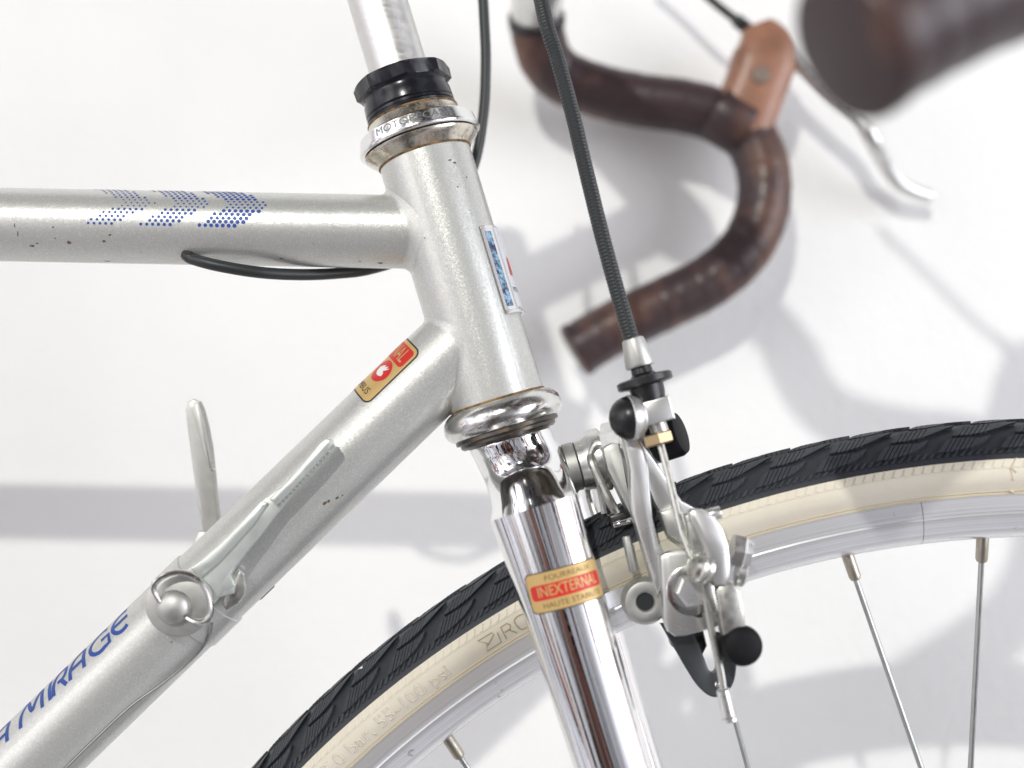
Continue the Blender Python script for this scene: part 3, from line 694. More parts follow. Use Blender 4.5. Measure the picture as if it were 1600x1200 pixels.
print('fork sticker corners (mm, rad):', C4.round(2).tolist())
SW, SHH = 26.0, 13.6
def fk_map(h):
    def f(x, y, z):
        a = x / SW + .5; b = .5 - y / SHH           # 0..1 left to right, top to bottom
        top = C4[0] * (1 - a) + C4[1] * a; bot = C4[3] * (1 - a) + C4[2] * a; q = top * (1 - b) + bot * b
        return blade_pt(q[0], q[1], h + z)
    return f
fs_ = wrapped('fork_sticker', flat_polys([rrect(-SW / 2, -SHH / 2, SW / 2, SHH / 2, 2.0)]), fk_map(.05), 'ink', ROOT, step=1.0, label='gold sticker with a red lettered bar on the chrome fork blade')
wrapped('gold_ground', flat_polys([rrect(-SW / 2 + .4, -SHH / 2 + .4, SW / 2 - .4, SHH / 2 - .4, 1.7)]), fk_map(.10), 'gold', fs_, step=1.0)
wrapped('red_panel', flat_polys([rrect(-SW / 2 + 1.3, -2.55, SW / 2 - 1.3, 2.55, 1.2)]), fk_map(.15), 'red', fs_, step=1.0)
def tb(txt, size, x, y, **kw):
    bm = text_bm(txt, size, **kw); bmesh.ops.translate(bm, verts=bm.verts, vec=(x, y, 0)); return bm
wrapped('lettering', tb('INEXTERNAL', 5.0, 0, .05, sx=.66, off=.03), fk_map(.2), 'gold', fs_, step=.8)
wrapped('lettering', tb('FOURREAUX', 2.6, .6, 4.35, sx=.98), fk_map(.16), 'ink_soft', fs_, step=.8)
wrapped('lettering', tb('HAUTE STABILITE', 2.6, .6, -4.55, sx=.92), fk_map(.16), 'ink_soft', fs_, step=.8)

# ------------------------------------------------------------------ front wheel (its own axes: x forward, y to the far side, z up)
wheel = group('front_wheel')
wx, wy, wz = rotv(EX, AXD, ALPHA), rotv(EY, AXD, ALPHA), rotv(EZ, AXD, ALPHA)
wheel.matrix_local = Matrix.Translation(-ROOT.location) @ Matrix(((wx[0], wy[0], wz[0], axle[0] * MM), (wx[1], wy[1], wz[1], axle[1] * MM), (wx[2], wy[2], wz[2], axle[2] * MM), (0, 0, 0, 1)))
def wloc(P_): q = np.asarray(P_) - axle; return np.array([q @ wx, q @ wy, q @ wz])
O3 = np.zeros(3)
# tyre cross-section: (radius, half width) from the crown to the bead
TP = spline([np.array(p) for p in [(344.2, 0), (343.5, 4), (341.4, 8), (338.2, 11.4), (335.8, 13.7), (333.3, 15.4), (330.2, 16.2), (327.2, 15.7), (324.5, 14.0), (322.4, 12.4)]], 6)
TPa = np.array(TP); TL = np.r_[0, np.cumsum(np.linalg.norm(np.diff(TPa, axis=0), axis=1))]
def tprof(p):                                  # p mm from the crown towards the near bead
    r = np.interp(p, TL, TPa[:, 0]); w = np.interp(p, TL, TPa[:, 1])
    e = .3; r2 = np.interp(p + e, TL, TPa[:, 0]); w2 = np.interp(p + e, TL, TPa[:, 1]); r1 = np.interp(max(p - e, 0), TL, TPa[:, 0]); w1 = np.interp(max(p - e, 0), TL, TPa[:, 1])
    t = np.array([r2 - r1, w2 - w1]); t /= np.linalg.norm(t); return r, w, t[1], -t[0]     # normal (radial, lateral)
P_BORD = float(np.interp(-333.3, -TPa[:, 0], TL)); P_END = TL[-1]
def tp(ang, p, h=0, side=-1):
    if p < 0: side = -side; p = -p
    r, w, nr, nw = tprof(p); r += nr * h; w += nw * h
    return np.array([r * math.cos(ang), side * w, r * math.sin(ang)])
NT = 360
def ringmesh(plist, h=0):
    mb = MB(); vs = [tp(2 * PI * j / NT, abs(p), h, -1 if p >= 0 else 1) for p in plist for j in range(NT)]; fs = []
    for i in range(len(plist) - 1):
        for j in range(NT): fs.append((i * NT + j, i * NT + (j + 1) % NT, (i + 1) * NT + (j + 1) % NT, (i + 1) * NT + j))
    return mb.add(vs, fs)
pb_ = list(np.linspace(-P_BORD - .3, P_BORD + .3, 33))
obj('tread_band', ringmesh(pb_), 'rubber_base', wheel, 60)
for sgn in (1, -1):
    mb = ringmesh([sgn * x for x in np.linspace(P_BORD, P_END, 13)], .02); obj('sidewall', mb, 'cream', wheel, 60)
P_RIB = P_BORD + 2.7
def tang(px, py, yy=-14):                               # wheel angle seen under a pixel, on the near flank plane
    o, d = ray(px, py); ol = wloc(o); dl = np.array([d @ wx, d @ wy, d @ wz]); t = (yy - ol[1]) / dl[1]; q = ol + dl * t; return math.atan2(q[2], q[0])
A_R, A_L = math.radians(62), math.radians(158)
# wavy upper rim, moulded ribs and bead lines of the sidewall (too fine to single out)
mb = MB(); NR = 2 * 720
def torline(mb, p, r, n=6, a0=0, a1=2 * PI, k=360, h=0):
    cl = abs(a1 - a0 - 2 * PI) < 1e-6
    pth = [tp(a0 + (a1 - a0) * i / k, p, h) for i in range(k + 1)]
    return sweep(mb, pth, r, n, cap=False)
torline(mb, P_RIB, .28, k=240); obj('moulding_line', mb, 'cream', wheel)
mb = MB(); torline(mb, P_END - 1.3, .26, k=240); obj('bead_line', mb, 'cream_edge', wheel)
mb = MB(); torline(mb, P_END - .1, .34, k=240); obj('bead_line', mb, 'cream_edge', wheel)
mb = MB()
da = math.radians(.52)
a = A_R
while a < A_L:
    v = []
    for (pp, aa, hh) in ((P_BORD + .45, .16, .05), (P_BORD + .45, -.16, .05), (P_RIB - .3, -.16 - .42, .05), (P_RIB - .3, .16 - .42, .05)):
        v.append((pp, a - da * aa * 1.0 - da * .42 + 0, hh))
    lo = [tp(q[1], q[0], .02) for q in v]; hi_ = [tp(q[1], q[0], .32) for q in v]
    mb.add(lo + hi_, [(4, 5, 6, 7), (0, 1, 5, 4), (1, 2, 6, 5), (2, 3, 7, 6), (3, 0, 4, 7)]); a += da
obj('sidewall_rib', mb, 'cream', wheel, 0, stuff=True)
mb = MB(); da = math.radians(.40); a = A_R
while a < A_L:
    v = [(P_BORD - 1.9, a), (P_BORD - 1.9, a + da * .42), (P_BORD - 3.9, a - da * .45), (P_BORD - 3.9, a - da * .80)]
    lo = [tp(q[1], q[0], 0) for q in v]; hi_ = [tp(q[1], q[0], .5) for q in v]
    mb.add(lo + hi_, [(4, 5, 6, 7), (0, 1, 5, 4), (1, 2, 6, 5), (2, 3, 7, 6), (3, 0, 4, 7)]); a += da
obj('tread_serration', mb, 'rubber', wheel, 0, stuff=True)

# tread blocks: wing shapes with slits, one mesh per row, turned round the hub
def clip(poly, nx, ny, c):
    out = []
    for i in range(len(poly)):
        a, b = poly[i], poly[(i + 1) % len(poly)]; da_ = nx * a[0] + ny * a[1] - c; db = nx * b[0] + ny * b[1] - c
        if da_ <= 0: out.append(a)
        if (da_ < 0 < db) or (db < 0 < da_): t = da_ / (da_ - db); out.append((a[0] + (b[0] - a[0]) * t, a[1] + (b[1] - a[1]) * t))
    return out
def wing(outline, n_s, pitch, x_off, h=1.25):
    nx, ny = nrm((1.0, .75)); pieces = []; c0 = x_off
    cuts = [c0 + pitch * i for i in range(n_s + 1)]; g = .05
    pieces.append(clip(outline, nx, ny, cuts[0] - g))
    for i in range(n_s): pieces.append(clip(clip(outline, nx, ny, cuts[i + 1] - g), -nx, -ny, -(cuts[i] + g)))
    pieces.append(clip(outline, -nx, -ny, -(cuts[-1] + g)))
    mb = MB()
    for pc in pieces:
        if len(pc) < 3: continue
        area = abs(sum(pc[q][0] * pc[(q + 1) % len(pc)][1] - pc[(q + 1) % len(pc)][0] * pc[q][1] for q in range(len(pc)))) / 2
        top = inset(pc, .06); foot = inset(pc, .7 if area > 14 else .1)
        lo = [tp(PI / 2 - t / 343.0, p, -.15) for t, p in foot]; hi_ = [tp(PI / 2 - t / 343.0, p, h) for t, p in top]; k = len(pc)
        mb.add(lo + hi_, [tuple(range(k, 2 * k))] + [(j, (j + 1) % k, k + (j + 1) % k, k + j) for j in range(k)])
    return mb
def sm(pts, n=3): return [tuple(p) for p in spline(pts, n, True)]
rowA = [(0, 16.3), (4, 16.4), (9, 15.7), (13, 14.6), (16, 12.8), (18, 10.7), (17.2, 10.9), (14.5, 11.6), (10, 11.2), (5.6, 11.0), (3.4, 12.2), (1.6, 14.4)]
rowB = [(0, 10.0), (5, 10.2), (10, 9.5), (15, 7.8), (19, 5.9), (22, 4.6), (20, 4.5), (14, 5.0), (8, 5.4), (4.6, 5.8), (2, 8.0)]
rowC = [(0, 4.3), (5, 4.5), (9, 3.6), (12.5, 1.2), (9, 0.8), (5, 1.2), (2.2, 2.6)]
NCOL = 112; stepA = 2 * PI / NCOL; nx_, ny_ = nrm((1.0, .75))
def off(o, t, p): return nx_ * t + ny_ * p
meshes = []
for rw, nsl, t0 in ((rowA, 5, 0.0), (rowB, 5, 6.3), (rowC, 3, 13.8)):
    ol = [(t + 0, p) for t, p in rw]; st0 = off(0, 3.0, rw[0][1] - 1.0)
    mbw = wing(ol, nsl, 1.15, st0); me = me_from(mbw, 'tread_block', 0); me.materials.append(M['rubber']); meshes.append((me, t0))
    mf = me.copy(); mf.transform(Matrix.Diagonal((1, -1, 1, 1))); mf.flip_normals(); meshes.append((mf, t0 + 9.0))
c0 = int(math.radians(66) / stepA); c1 = int(math.radians(156) / stepA)
for me, t0 in meshes:
    for c in range(c0, c1 + 1):
        o = bpy.data.objects.new('tread_block', me); COL.objects.link(o); o.parent = wheel
        o.rotation_euler = (0, -(c * stepA - PI / 2 - t0 / 343.0), 0)

# moulded writing on the sidewall
def side_text(bm, px, py, name='moulded_lettering', hh=.16, dp=0, mt='cream'):
    a0 = tang(px, py); pc = (P_RIB + P_END - 1.3) / 2 + dp
    # x runs to the right when read from the near side with the crown up
    def f(x, y, z): return tp(a0 - x / 326.0, pc - y, z)
    return wrapped(name, bm, f, mt, wheel, step=1.2, axes=(1,), th=hh)
side_text(text_bm('7.0 bar, 55-100 psi', 6.6, sx=1.05, off=.045), 612, 1134, 'lettering_dirt', .05, mt='cream_dirt')
side_text(text_bm('7.0 bar, 55-100 psi', 6.6, sx=1.05, off=-.012), 612, 1134, hh=.22)
def outline_glyphs():
    polys = []
    z_ = [(-5.2, -.6), (-1.6, 1.6), (-1.9, 2.4), (-7.0, 2.5), (-5.0, .3), (-6.6, -2.4), (-1.2, -2.4), (-.4, 1.4)]
    polys += ribbon(z_ , .38)
    rr_ = [(.8, -2.4), (1.4, 2.3), (3.6, 2.4), (4.4, 1.4), (3.7, .3), (1.6, .1)]; polys += ribbon(rr_, .38); polys += ribbon([(3.2, .1), (4.6, -2.4)], .38)
    polys += ribbon([tuple(p) for p in spline([(6.2, -1.6), (6.0, 1.6), (7.4, 2.5), (9.4, 2.3), (10.2, 1.0), (10.0, -1.6), (8.6, -2.5), (6.9, -2.4)], 4, True)] + [(6.2, -1.6)], .38)
    return flat_polys(polys)
side_text(outline_glyphs(), 789, 1001, 'moulded_mark', mt='cream_dirt')
# a fleck of white paint caught in the tread
a0 = tang(553, 1050); mb = MB(); c = tp(a0, 6.2, 1.0); a_, b_3 = tp(a0 + .0025, 6.0, 1.5), tp(a0 - .002, 6.9, 1.2)
mb.add([c, a_, b_3, tp(a0, 6.4, 1.7), tp(a0 - .004, 5.4, 1.1)], [(0, 1, 3), (1, 2, 3), (0, 2, 3), (0, 2, 1), (3, 2, 4), (0, 3, 4)]); obj('white_fleck', mb, 'white', wheel, 0)
mb = MB(); a0 = tang(1577, 742)
for (pp, aa, p2, a2, r) in ((P_RIB + .2, .001, P_RIB + 4.2, -.0016, .3), (P_RIB - .2, .0008, P_RIB + 1.6, -.004, .25), (P_END - 1.4, .0, P_END - .6, -.004, .5), (P_RIB - 2.8, -.006, P_RIB - .4, -.001, .25)):
    rod(mb, tp(a0 + aa, pp, .1), tp(a0 + a2, p2, .1), r, 7)
obj('moulding_scar', mb, 'cream_edge', wheel)

# rim
def rimprof():
    near_ = [(-9.2, 323.2), (-11.6, 323.5), (-12.5, 322.4), (-12.5, 317.4), (-12.0, 316.8), (-12.15, 316.2), (-11.9, 315.6), (-10.7, 313.0), (-10.2, 312.5), (-9.9, 311.8), (-8.0, 309.5), (-4.5, 308.1), (0, 307.7)]
    return near_ + [(-s, r) for s, r in near_[-2::-1]]
mb = MB(); lathe(mb, O3, EY, rimprof() + [(9.2, 319), (0, 315), (-9.2, 319)], 300, True, ref=EZ); obj('rim', mb, 'alloy_rim', wheel, 30)
mb = MB(); a0 = tang(1446, 815); rp_ = rimprof()[1:13]
sweep(mb, [np.array([(r + .0) * math.cos(a0), s * 1.0 - .03, (r) * math.sin(a0)]) for s, r in rp_], .07, 6); obj('rim_seam', mb, 'dark', wheel)
# spokes: forty, laced tangentially to a large-flange hub
aS = tang(1541, 845, -1.5); dS = 2 * PI / 40
def pol(r, a, y): return np.array([r * math.cos(a), y, r * math.sin(a)])
for i in range(40):
    a = aS + dS * i - (math.radians(.85) if 0 < i < 20 else 0); sg = 1 if i % 2 else -1                  # even: leaning back, odd: leaning forward
    fl = 28 if i % 2 == 0 else -28
    hub_a = a - sg * math.radians(83); hp_ = pol(31, hub_a, fl); rp0 = pol(308.2, a, -1.5 if fl < 0 else 1.5)
    d = nrm(hp_ - rp0)
    mb = MB(); rod(mb, rp0 + d * 8, hp_, 0.95, 10); sp = obj('spoke', mb, 'spoke', wheel)
    mb = MB(); lathe(mb, rp0 - d * 1.0, d, [(0, 2.0), (1.5, 2.0), (8.4, 1.95), (9.3, 1.6), (9.6, 1.0)], 12); obj('nipple', mb, 'nipple', wheel)
    if i in (0, 1, 39, 2, 38, 10, 11, 9, 8, 12):
        mb = MB(); lathe(mb, pol(308.7, a, rp0[1]), -rp0, [(0, 3.1), (.55, 3.0), (.9, 2.1)], 14); obj('eyelet', mb, 'nipple', wheel)
mb = MB(); lathe(mb, pol(0, 0, -48), EY, [(0, 4.5), (14, 4.5), (14, 9), (18, 12), (18.5, 36), (21.5, 36), (22, 14), (36, 10), (60, 10), (74, 14), (74.5, 36), (77.5, 36), (78, 12), (82, 9), (82, 4.5), (96, 4.5)], 48); obj('hub', mb, 'alloy', wheel)

# ------------------------------------------------------------------ gear levers on the down tube
def P2(px, py, y): return U(px, py, y)
bossA = DT.find(285, 943)[0]; bossC = DA + DT.D * bossA                 # centre of the boss on the tube's axis
YB = np.array([0, 1.0, 0])
# clamp band round the tube with its bolt lug
mb = MB(); lathe(mb, bossC - DT.D * 6.0, DT.D, [(0, 14.3), (.3, 14.75), (11.7, 14.75), (12, 14.3)], 64); cb = obj('clamp_band', mb, 'paint', ROOT)
mb = MB(); q = U(414, 917, 4); rod(mb, q - DT.D * 4, q + DT.D * 2.5, 2.2, 10, .3); obj('clamp_bolt', mb, 'dark', cb)
def wire(mb, pts, r, n=10): return sweep(mb, spline(pts, 6), r, n)
gl = group('gear_lever')
cw = U(283, 940, -21); 
mb = MB(); lathe(mb, U(283, 940, -13), -YB, [(0, 9.6), (5.5, 9.6), (6.2, 9.2)], 40); obj('boss', mb, 'alloy_dull', gl)
# lever arm: waisted plate rising from the boss with a raised spine and serrated thumb edge
arm = [(292, 890), (314, 874), (340, 852), (370, 822), (406, 784), (440, 760), (462, 735), (484, 712), (500, 692), (509, 685), (519, 687), (522, 696), (514, 706), (497, 727), (478, 748), (460, 768), (446, 786), (428, 808), (405, 838), (388, 858), (368, 884), (360, 900), (366, 916), (350, 925), (332, 944), (312, 965), (296, 930)]
mb = MB(); pplate(mb, arm, -21.0, 3.6, .8); obj('lever_arm', mb, 'lever_alloy', gl, 30)
ridge = [(296, 888), (316, 874), (342, 852), (372, 822), (408, 783), (418, 786), (396, 818), (366, 852), (338, 882), (312, 904)]
mb = MB(); pplate(mb, ridge, -22.6, 1.8, .8); obj('lever_spine', mb, 'lever_alloy', gl, 30)
thumb = [(420, 780), (445, 755), (470, 728), (498, 693), (508, 685.5), (518, 687), (520, 695), (512, 704), (490, 729), (466, 754), (442, 779), (430, 790)]
mb = MB(); pplate(mb, thumb, -24.0, 3.2, 1.1); obj('thumb_pad', mb, 'lever_alloy', gl, 30)
for i in range(15):
    t = i / 14; c = U(514 + (440 - 514) * t, 707 + (786 - 707) * t, -20)
    mb = MB() if i == 0 else mb; dirv = nrm(U(440, 786, -20) - U(514, 707, -20)); nv = np.cross(dirv, EY)
    block(mb, c, dirv, nv, EY, .9, 1.3, 3.4, .15)
obj('thumb_serration', mb, 'lever_alloy', gl, 0, stuff=True)
stop = [(352, 918), (366, 893), (372, 889), (381, 898), (384, 918), (381, 931), (371, 944), (353, 955), (346, 944)]
mb = MB(); pplate(mb, stop, -17.6, 2.2, .6); obj('stop_plate', mb, 'steel', gl, 30)
slot = [(341, 915), (362, 910), (366, 914), (364, 928), (343, 934)]
mb = MB(); pplate(mb, slot, -20.4, 2.4, .6); obj('lever_foot', mb, 'lever_alloy', gl, 30)
mb = MB(); lathe(mb, U(281, 942, -20.5), -YB, [(0, 10.2), (.6, 10.4), (1.2, 10.2), (1.5, 9.6), (1.5, 2)], 48); obj('friction_washer', mb, 'alloy_dull', gl)
mb = MB(); ball(mb, U(271, 949, -23.0), 5.4, 28, D=-YB, rz=3.0); obj('screw_head', mb, 'alloy_dull', gl)
wp = [U(250, 940, -24.5), U(240, 922, -25.5), U(244, 909, -26), U(262, 897, -26.2), U(289, 895, -26.2), U(312, 908, -26.2), U(326, 932, -26.2), U(329, 957, -26), U(320, 970, -25.8), U(306, 971, -25.5), U(293, 965, -24.5)]
mb = MB(); wire(mb, wp, .95); obj('wing_wire', mb, 'chrome_old', gl)
# the other lever, standing up on the far side
gl2 = group('gear_lever')
arm2 = [(318, 842), (309, 790), (300, 730), (292, 668), (289, 640), (292, 628), (301, 623), (312, 627), (318, 640), (325, 668), (331, 700), (335, 740), (338, 775), (345, 830), (342, 850)]
mb = MB(); pplate(mb, arm2, 20, 3.6, 1.0); obj('lever_arm', mb, 'alloy_dull', gl2, 30)
th2 = [(299, 640), (303, 629), (311, 630), (316, 642), (323, 672), (329, 705), (332, 735), (326, 732), (316, 700), (307, 668)]
mb = MB(); pplate(mb, th2, 18.8, 2.6, .8); obj('thumb_pad', mb, 'alloy_dull', gl2, 30)
mb = MB()
for i in range(14):
    t = i / 13; c = U(317 + (333 - 317) * t, 645 + (733 - 645) * t, 21); block(mb, c, nrm(U(333, 733, 21) - U(317, 645, 21)), EX, EY, .75, 1.2, 3.4, .12)
obj('thumb_serration', mb, 'steel', gl2, 0, stuff=True)
mb = MB(); lathe(mb, U(283, 940, 13), YB, [(0, 9.6), (7, 9.6), (7.4, 9), (9, 9), (9.5, 4)], 36); obj('boss', mb, 'alloy_dull', gl2)
mb = MB(); pplate(mb, [(310, 830), (346, 830), (330, 900), (310, 955), (270, 960), (262, 930)], 20, 3.4, .8); obj('lever_foot', mb, 'alloy_dull', gl2, 30)
# bare gear cable lying along the tube
def on_dt(px, py, h):
    u, p_h = DT.find(px, py); return DT.pt(u, p_h, h)
cp = [on_dt(329, 967, 2.5), on_dt(326, 985, 1.6), on_dt(315, 1010, .6), on_dt(290, 1036, .5), on_dt(252, 1067, .5), on_dt(205, 1101, .5), on_dt(150, 1152, .5), on_dt(105, 1196, .5), on_dt(60, 1242, .5)]
mb = MB(); wire(mb, cp, .38, 8); obj('gear_cable', mb, 'spoke', ROOT)

# ------------------------------------------------------------------ front brake
fb = group('front_brake')
def bo(name, mb, material, sm_=35): return obj(name, mb, material, fb, sm_)
nE1 = E1
def along(px, py, y): return U(px, py, y)
# pivot bolt stack standing out of the crown
cA = AX(112.0 - 3.5, 11, 0)
base = U(868, 737, 0); tip_ = U(985, 705, 0); bd = nrm(tip_ - base)
mb = MB(); lathe(mb, base, bd, [(0, 7.6), (3.6, 7.9), (3.8, 7.5)], 36); bo('pivot_washer', mb, 'steel')
mb = MB(); lathe(mb, base + bd * 3.9, bd, [(0, 7.6), (.2, 8.1), (3.6, 8.1), (3.8, 7.6)], 36); bo('pivot_washer', mb, 'alloy_dull')
mb = MB(); lathe(mb, base + bd * 7.8, bd, [(0, 7.4), (.3, 8.4), (2.6, 8.8), (4.5, 9.6), (6.2, 10.4), (9, 10.4), (9.4, 9.8), (9.4, 3)], 40); bo('pivot_boss', mb, 'alloy')
mb = MB(); lathe(mb, base + bd * 12, bd, [(0, 6.4), (24, 6.4)], 28); bo('pivot_bolt', mb, 'alloy_dull')
mb = MB(); lathe(mb, U(946, 700, -5), nrm(bd + np.array([0, -.3, .0])), [(0, 6.5), (.5, 8.0), (7, 8.0), (9, 6.0), (9.5, 2)], 6); bo('pivot_nut', mb, 'alloy', 20)
# return spring
mb = MB(); wire(mb, [U(917, 745, 9), U(920, 768, 9), U(926, 792, 8), U(931, 806, 7)], 1.35); wire(mb, [U(925, 708, -7), U(925, 722, -10), U(936, 748, -11), U(950, 778, -12), U(964, 803, -12)], 1.55)
wire(mb, [U(925, 710, -8), U(932, 696, -9), U(943, 698, -9.5), U(951, 716, -10), U(954, 742, -9), U(951, 762, -7)], 1.6); wire(mb, [U(938, 760, -4), U(943, 785, -4), U(946, 802, -4)], 1.4)
bo('return_spring', mb, 'steel')
# rubber buffer with its pin
mb = MB(); bb = [(951, 806), (972, 799), (992, 806), (996, 838), (982, 850), (958, 842)]; pplate(mb, bb, -14, 10, 1.0); bo('rubber_buffer', mb, 'black', 30)
mb = MB(); rod(mb, U(958, 821, -17), U(992, 812, -17), 1.0, 10, .3); bo('buffer_pin', mb, 'chrome')
mb = MB(); rod(mb, U(978, 838, -24), U(990, 893, -24), 1.35, 12, .3); bo('stud', mb, 'alloy_dull')
# far caliper arm: the broad arm that sweeps over the tyre
armf = [(972, 668), (985, 672), (1002, 690), (1022, 716), (1046, 752), (1066, 782), (1092, 796), (1100, 812), (1090, 840), (1062, 830), (1038, 812), (1022, 785), (1008, 750), (994, 716), (972, 700)]
mb = MB(); pplate(mb, armf, -21, 15, 1.2); bo('caliper_arm', mb, 'alloy_bright', 30)
inner = [(1030, 800), (1050, 792), (1066, 798), (1076, 822), (1085, 848), (1062, 850), (1042, 836)]
mb = MB(); pplate(mb, inner, -24, 9, 1.4); bo('arm_web', mb, 'alloy_dull', 30)
# near caliper arm: slim S-shaped arm from the pivot knob down to the pad plate
armn = [(972, 684), (996, 682), (1006, 700), (1014, 730), (1017, 770), (1021, 810), (1030, 846), (1040, 868), (1040, 905), (1028, 935), (1018, 905), (1008, 872), (998, 840), (988, 806), (984, 770), (984, 735), (978, 708)]
mb = MB(); pplate(mb, armn, -27, 7.5, 1.5); bo('caliper_arm', mb, 'alloy_bright', 30)
# broad shoulder behind the slim arm
sh_ = [(940, 700), (956, 690), (975, 690), (990, 716), (994, 760), (996, 800), (988, 815), (975, 790), (962, 762), (948, 735)]
mb = MB(); pplate(mb, sh_, -14, 8, 2.0, 0); bo('arm_shoulder', mb, 'alloy_dull', 30)
# pad plate
padp = [(1031, 868), (1045, 862), (1078, 858), (1118, 856), (1128, 880), (1136, 930), (1134, 965), (1122, 980), (1096, 988), (1072, 995), (1056, 996), (1044, 988), (1036, 968), (1034, 920)]
mb = MB(); pplate(mb, padp, -30, 5.0, 1.4); pp_ = bo('pad_plate', mb, 'alloy_bright', 30)
mb = MB(); c = U(1080, 922, -30.3); lathe(mb, c + EY * .8, -EY, [(0, 7.6), (.9, 7.6), (1.1, 7.2), (1.1, 5.2)], 36); bo('pad_washer', mb, 'chrome_old')
mb = MB(); lathe(mb, U(1080, 922, -30.6), -EY, [(0, 4.5), (.3, 5.0), (2.8, 5.0), (3.3, 4.2), (3.4, 1)], 6, ref=np.array([.4, 0, 1])); bo('pad_nut', mb, 'alloy_bright', 20)
mb = MB(); pplate(mb, [(1074, 951), (1084, 957), (1096, 958), (1100, 964), (1092, 966), (1078, 961)], -30.15, 1.0, .3); bo('slot_gap', mb, 'dark')
mb = MB(); pplate(mb, [(1060, 895), (1066, 885), (1072, 884), (1068, 890), (1064, 899)], -30.15, 1.0, .2); bo('slot_gap', mb, 'dark')
# eye of the inner arm left of the plate
mb = MB(); c = U(1008, 940, -24); lathe(mb, c, EY, [(1.5, 2.7), (-.6, 2.8), (-1.0, 3.2), (-1.25, 4.8), (-.9, 6.2), (.2, 7.1), (5, 7.1), (5.5, 6.4)], 40); bo('arm_eye', mb, 'alloy_dull')
mb = MB(); lathe(mb, U(1009, 940, -23.6), EY, [(0, 2.75), (5, 2.75)], 24); bo('eye_hole', mb, 'black_metal')
# black folding guide under the plate: long slotted loop
outer = [(1030, 972), (1046, 968), (1120, 984), (1150, 1000), (1152, 1040), (1149, 1068), (1138, 1084), (1120, 1092), (1104, 1086), (1090, 1070), (1076, 1040), (1056, 1010)]
loop_o = spline([np.array(U(a, b, -21))[[0, 2]] for a, b in [(1032, 975), (1052, 1010), (1074, 1048), (1092, 1074), (1112, 1088), (1132, 1084), (1146, 1064), (1150, 1030), (1144, 995)]], 6)
loop_i = spline([np.array(U(a, b, -21))[[0, 2]] for a, b in [(1078, 975), (1090, 1004), (1100, 1028), (1106, 1044), (1111, 1050), (1116, 1050), (1119, 1042), (1116, 1020), (1108, 985)]], 6)
mb = MB(); n_ = len(loop_o); vs = []; fs = []
def lp(l, y): return [np.array([p[0], y, p[1]]) for p in l]
li = [loop_i[int(i * (len(loop_i) - 1) / (n_ - 1))] for i in range(n_)]
for l in (lp(loop_o, -18.5), lp(loop_o, -21.6), lp([p * .93 + q * .07 for p, q in zip(loop_o, li)], -22.0), lp([p * .2 + q * .8 for p, q in zip(loop_o, li)], -21.6), lp(li, -21.2), lp(li, -18.5)): vs += l
for k in range(6):
    k2 = (k + 1) % 6
    for j in range(n_ - 1): fs.append((k * n_ + j, k * n_ + j + 1, k2 * n_ + j + 1, k2 * n_ + j))
mb.add(vs, fs); bo('slotted_guide', mb, 'black_metal', 40)
mb = MB(); pplate(mb, [(1044, 985), (1070, 990), (1100, 985), (1106, 1010), (1096, 1030), (1070, 1030), (1050, 1010)], -17, 8, 1.5); bo('brake_shoe', mb, 'black', 30)
mb = MB(); ball(mb, U(1121, 1069, -22.2), 1.0, 12, rz=.6); bo('rivet', mb, 'chrome')
# cable adjuster: ferrule, knurled black knob, alloy block, brass nut
fa = U(989, 531, -28); fb_ = U(1012, 600, -28.5); ad = nrm(U(1036, 697, -29) - fa)
def ap(t): return fa + ad * t
mb = MB(); lathe(mb, ap(-.5), ad, [(0, 2.8), (.4, 3.4), (8.4, 4.7), (9.2, 4.4), (9.2, 2)], 28); bo('ferrule', mb, 'alloy_dull')
mb = MB(); lathe(mb, ap(8.6), ad, [(0, 3.2), (2.2, 3.4), (3.0, 4.2), (3.4, 8.0), (3.8, 8.7), (5.6, 8.7), (6.0, 8.2), (6.4, 5.4), (9, 5.2), (13.2, 4.2), (13.4, 2)], 36); bo('adjuster_knob', mb, 'black')
bx_ = nrm(np.cross(EY, ad)); bx_ = bx_ if bx_[0] > 0 else -bx_
mb = MB(); block(mb, U(1020, 644, -29), bx_, ad, EY, 11.2, 7.4, 9, .7); bo('adjuster_block', mb, 'alloy_bright', 30)
mb = MB(); rod(mb, U(1026, 660, -29), U(1032, 676, -29), 2.8, 14); bo('barrel_thread', mb, 'steel')
mb = MB(); lathe(mb, U(1025, 677, -29), ad, [(0, 4.0), (.4, 4.9), (3.2, 4.9), (3.7, 4.2), (3.7, 1)], 6, ref=np.array([1, -.6, 0.])); bo('brass_nut', mb, 'brass', 20)
# half black, half bright cable anchor knob and its far counterpart
mb = MB(); ax_ = nrm(np.array([-.95, -.22, -.12])); kc = U(983, 653, -30); ball(mb, kc, 6.7, 28, flat=(-.05, 1), D=ax_, rz=6.2); bo('anchor_cap', mb, 'black')
mb = MB(); lathe(mb, kc, -ax_, [(-.3, 6.6), (0, 6.95), (1.2, 6.9), (3.4, 6.0), (4.6, 4.6), (5, 2)], 32); bo('anchor_bolt', mb, 'alloy_bright')
mb = MB(); c = U(1028, 688, -12); d2 = nrm(U(1062, 676, -14) - U(1020, 690, -10)); lathe(mb, c - d2 * 1.5, d2, [(0, 6.6), (.6, 7.3), (8, 7.3), (9.6, 6.6), (10, 5)], 32); bo('rubber_stop', mb, 'black_rubber')
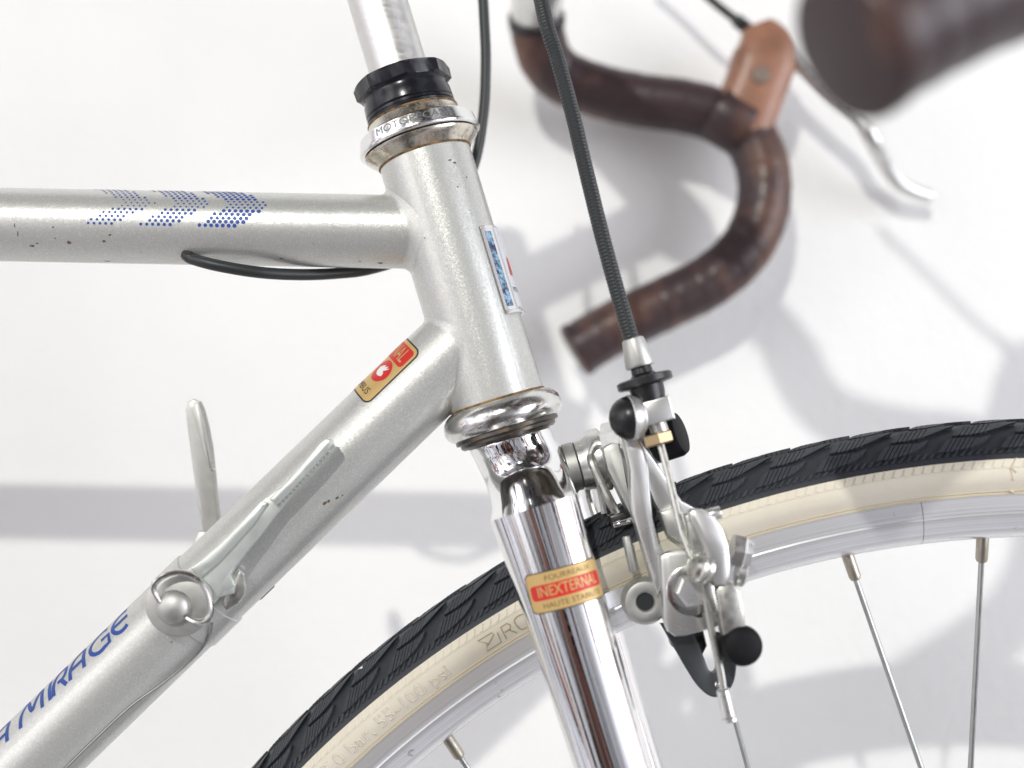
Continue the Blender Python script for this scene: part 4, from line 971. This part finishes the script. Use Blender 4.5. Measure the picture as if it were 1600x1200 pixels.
# bare inner wire and its crimped end
mb = MB(); wire(mb, [U(1031, 690, -30), U(1039, 720, -31), U(1052, 772, -33), U(1066, 830, -35), U(1082, 872, -37)], 1.15); wire(mb, [U(1096, 880, -37.6), U(1104, 940, -37), U(1115, 1000, -36.5), U(1126, 1050, -36), U(1131, 1084, -36)], 1.1); bo('inner_wire', mb, 'steel')
mb = MB(); lathe(mb, U(1129, 1076, -36), nrm(U(1142, 1130, -36) - U(1129, 1076, -36)), [(0, 1.6), (.4, 2.0), (8.2, 2.0), (8.6, 2.4), (9.6, 2.4), (9.9, 1.6)], 16); bo('wire_end', mb, 'alloy')
# quick release: curved outer plate, cable pinch, nut and thumb knob
qr = [(1076, 800), (1084, 795), (1100, 796), (1117, 806), (1131, 826), (1140, 852), (1143, 880), (1142, 902), (1134, 915), (1120, 917), (1110, 905), (1106, 880), (1098, 852), (1088, 830), (1078, 814)]
mb = MB(); pplate(mb, qr, -42, 6.0, 1.5); bo('release_plate', mb, 'alloy_bright', 30)
qb = [(1070, 805), (1082, 800), (1094, 826), (1106, 858), (1112, 892), (1120, 930), (1128, 962), (1112, 958), (1098, 925), (1088, 890), (1080, 850)]
mb = MB(); pplate(mb, qb, -39.5, 5.0, 1.0); bo('release_link', mb, 'steel', 30)
mb = MB(); c = U(1087, 886, -40); dq = nrm(np.array([-.90, -.36, .22])); lathe(mb, c - dq * 4, dq, [(0, 4.4), (.4, 4.9), (1.6, 4.9), (1.8, 4.4), (2.6, 4.6), (3.6, 4.6), (4.0, 3.8), (5.2, 3.2), (5.6, 2)], 28); bo('pinch_bolt', mb, 'steel')
mb = MB(); dn = nrm(np.array([.97, -.05, -.2])); lathe(mb, U(1142, 858, -36), dn, [(0, 4.8), (.3, 5.2), (3.6, 5.2), (4.2, 4.6), (6.0, 3.9), (6.2, 1.5)], 6, ref=EY); bo('release_nut', mb, 'alloy', 20)
mb = MB(); rod(mb, U(1104, 806, -36), U(1126, 800, -36), 2.0, 14, .4); bo('release_pin', mb, 'alloy')
mb = MB(); lathe(mb, U(1150, 892, -34), dn, [(0, 3.8), (.4, 4.4), (2.5, 4.4), (3.2, 3.4), (3.4, 1)], 20); bo('release_washer', mb, 'alloy')
foot = [(1118, 922), (1128, 912), (1146, 912), (1158, 924), (1163, 950), (1166, 982), (1150, 992), (1130, 994), (1124, 965)]
mb = MB(); pplate(mb, foot, -40, 7.0, 1.0); bo('release_foot', mb, 'steel', 30)
mb = MB(); lathe(mb, U(1155, 1007, -36), nrm(np.array([.12, -1, .05])), [(-3, 5.6), (-2.4, 6.0), (3.0, 6.0), (4.6, 5.6), (5.4, 4.6), (5.8, 2.5), (5.9, .01)], 36); bo('release_knob', mb, 'black_rubber')

S.cycles.max_bounces = 10 if hasattr(S, 'cycles') else None
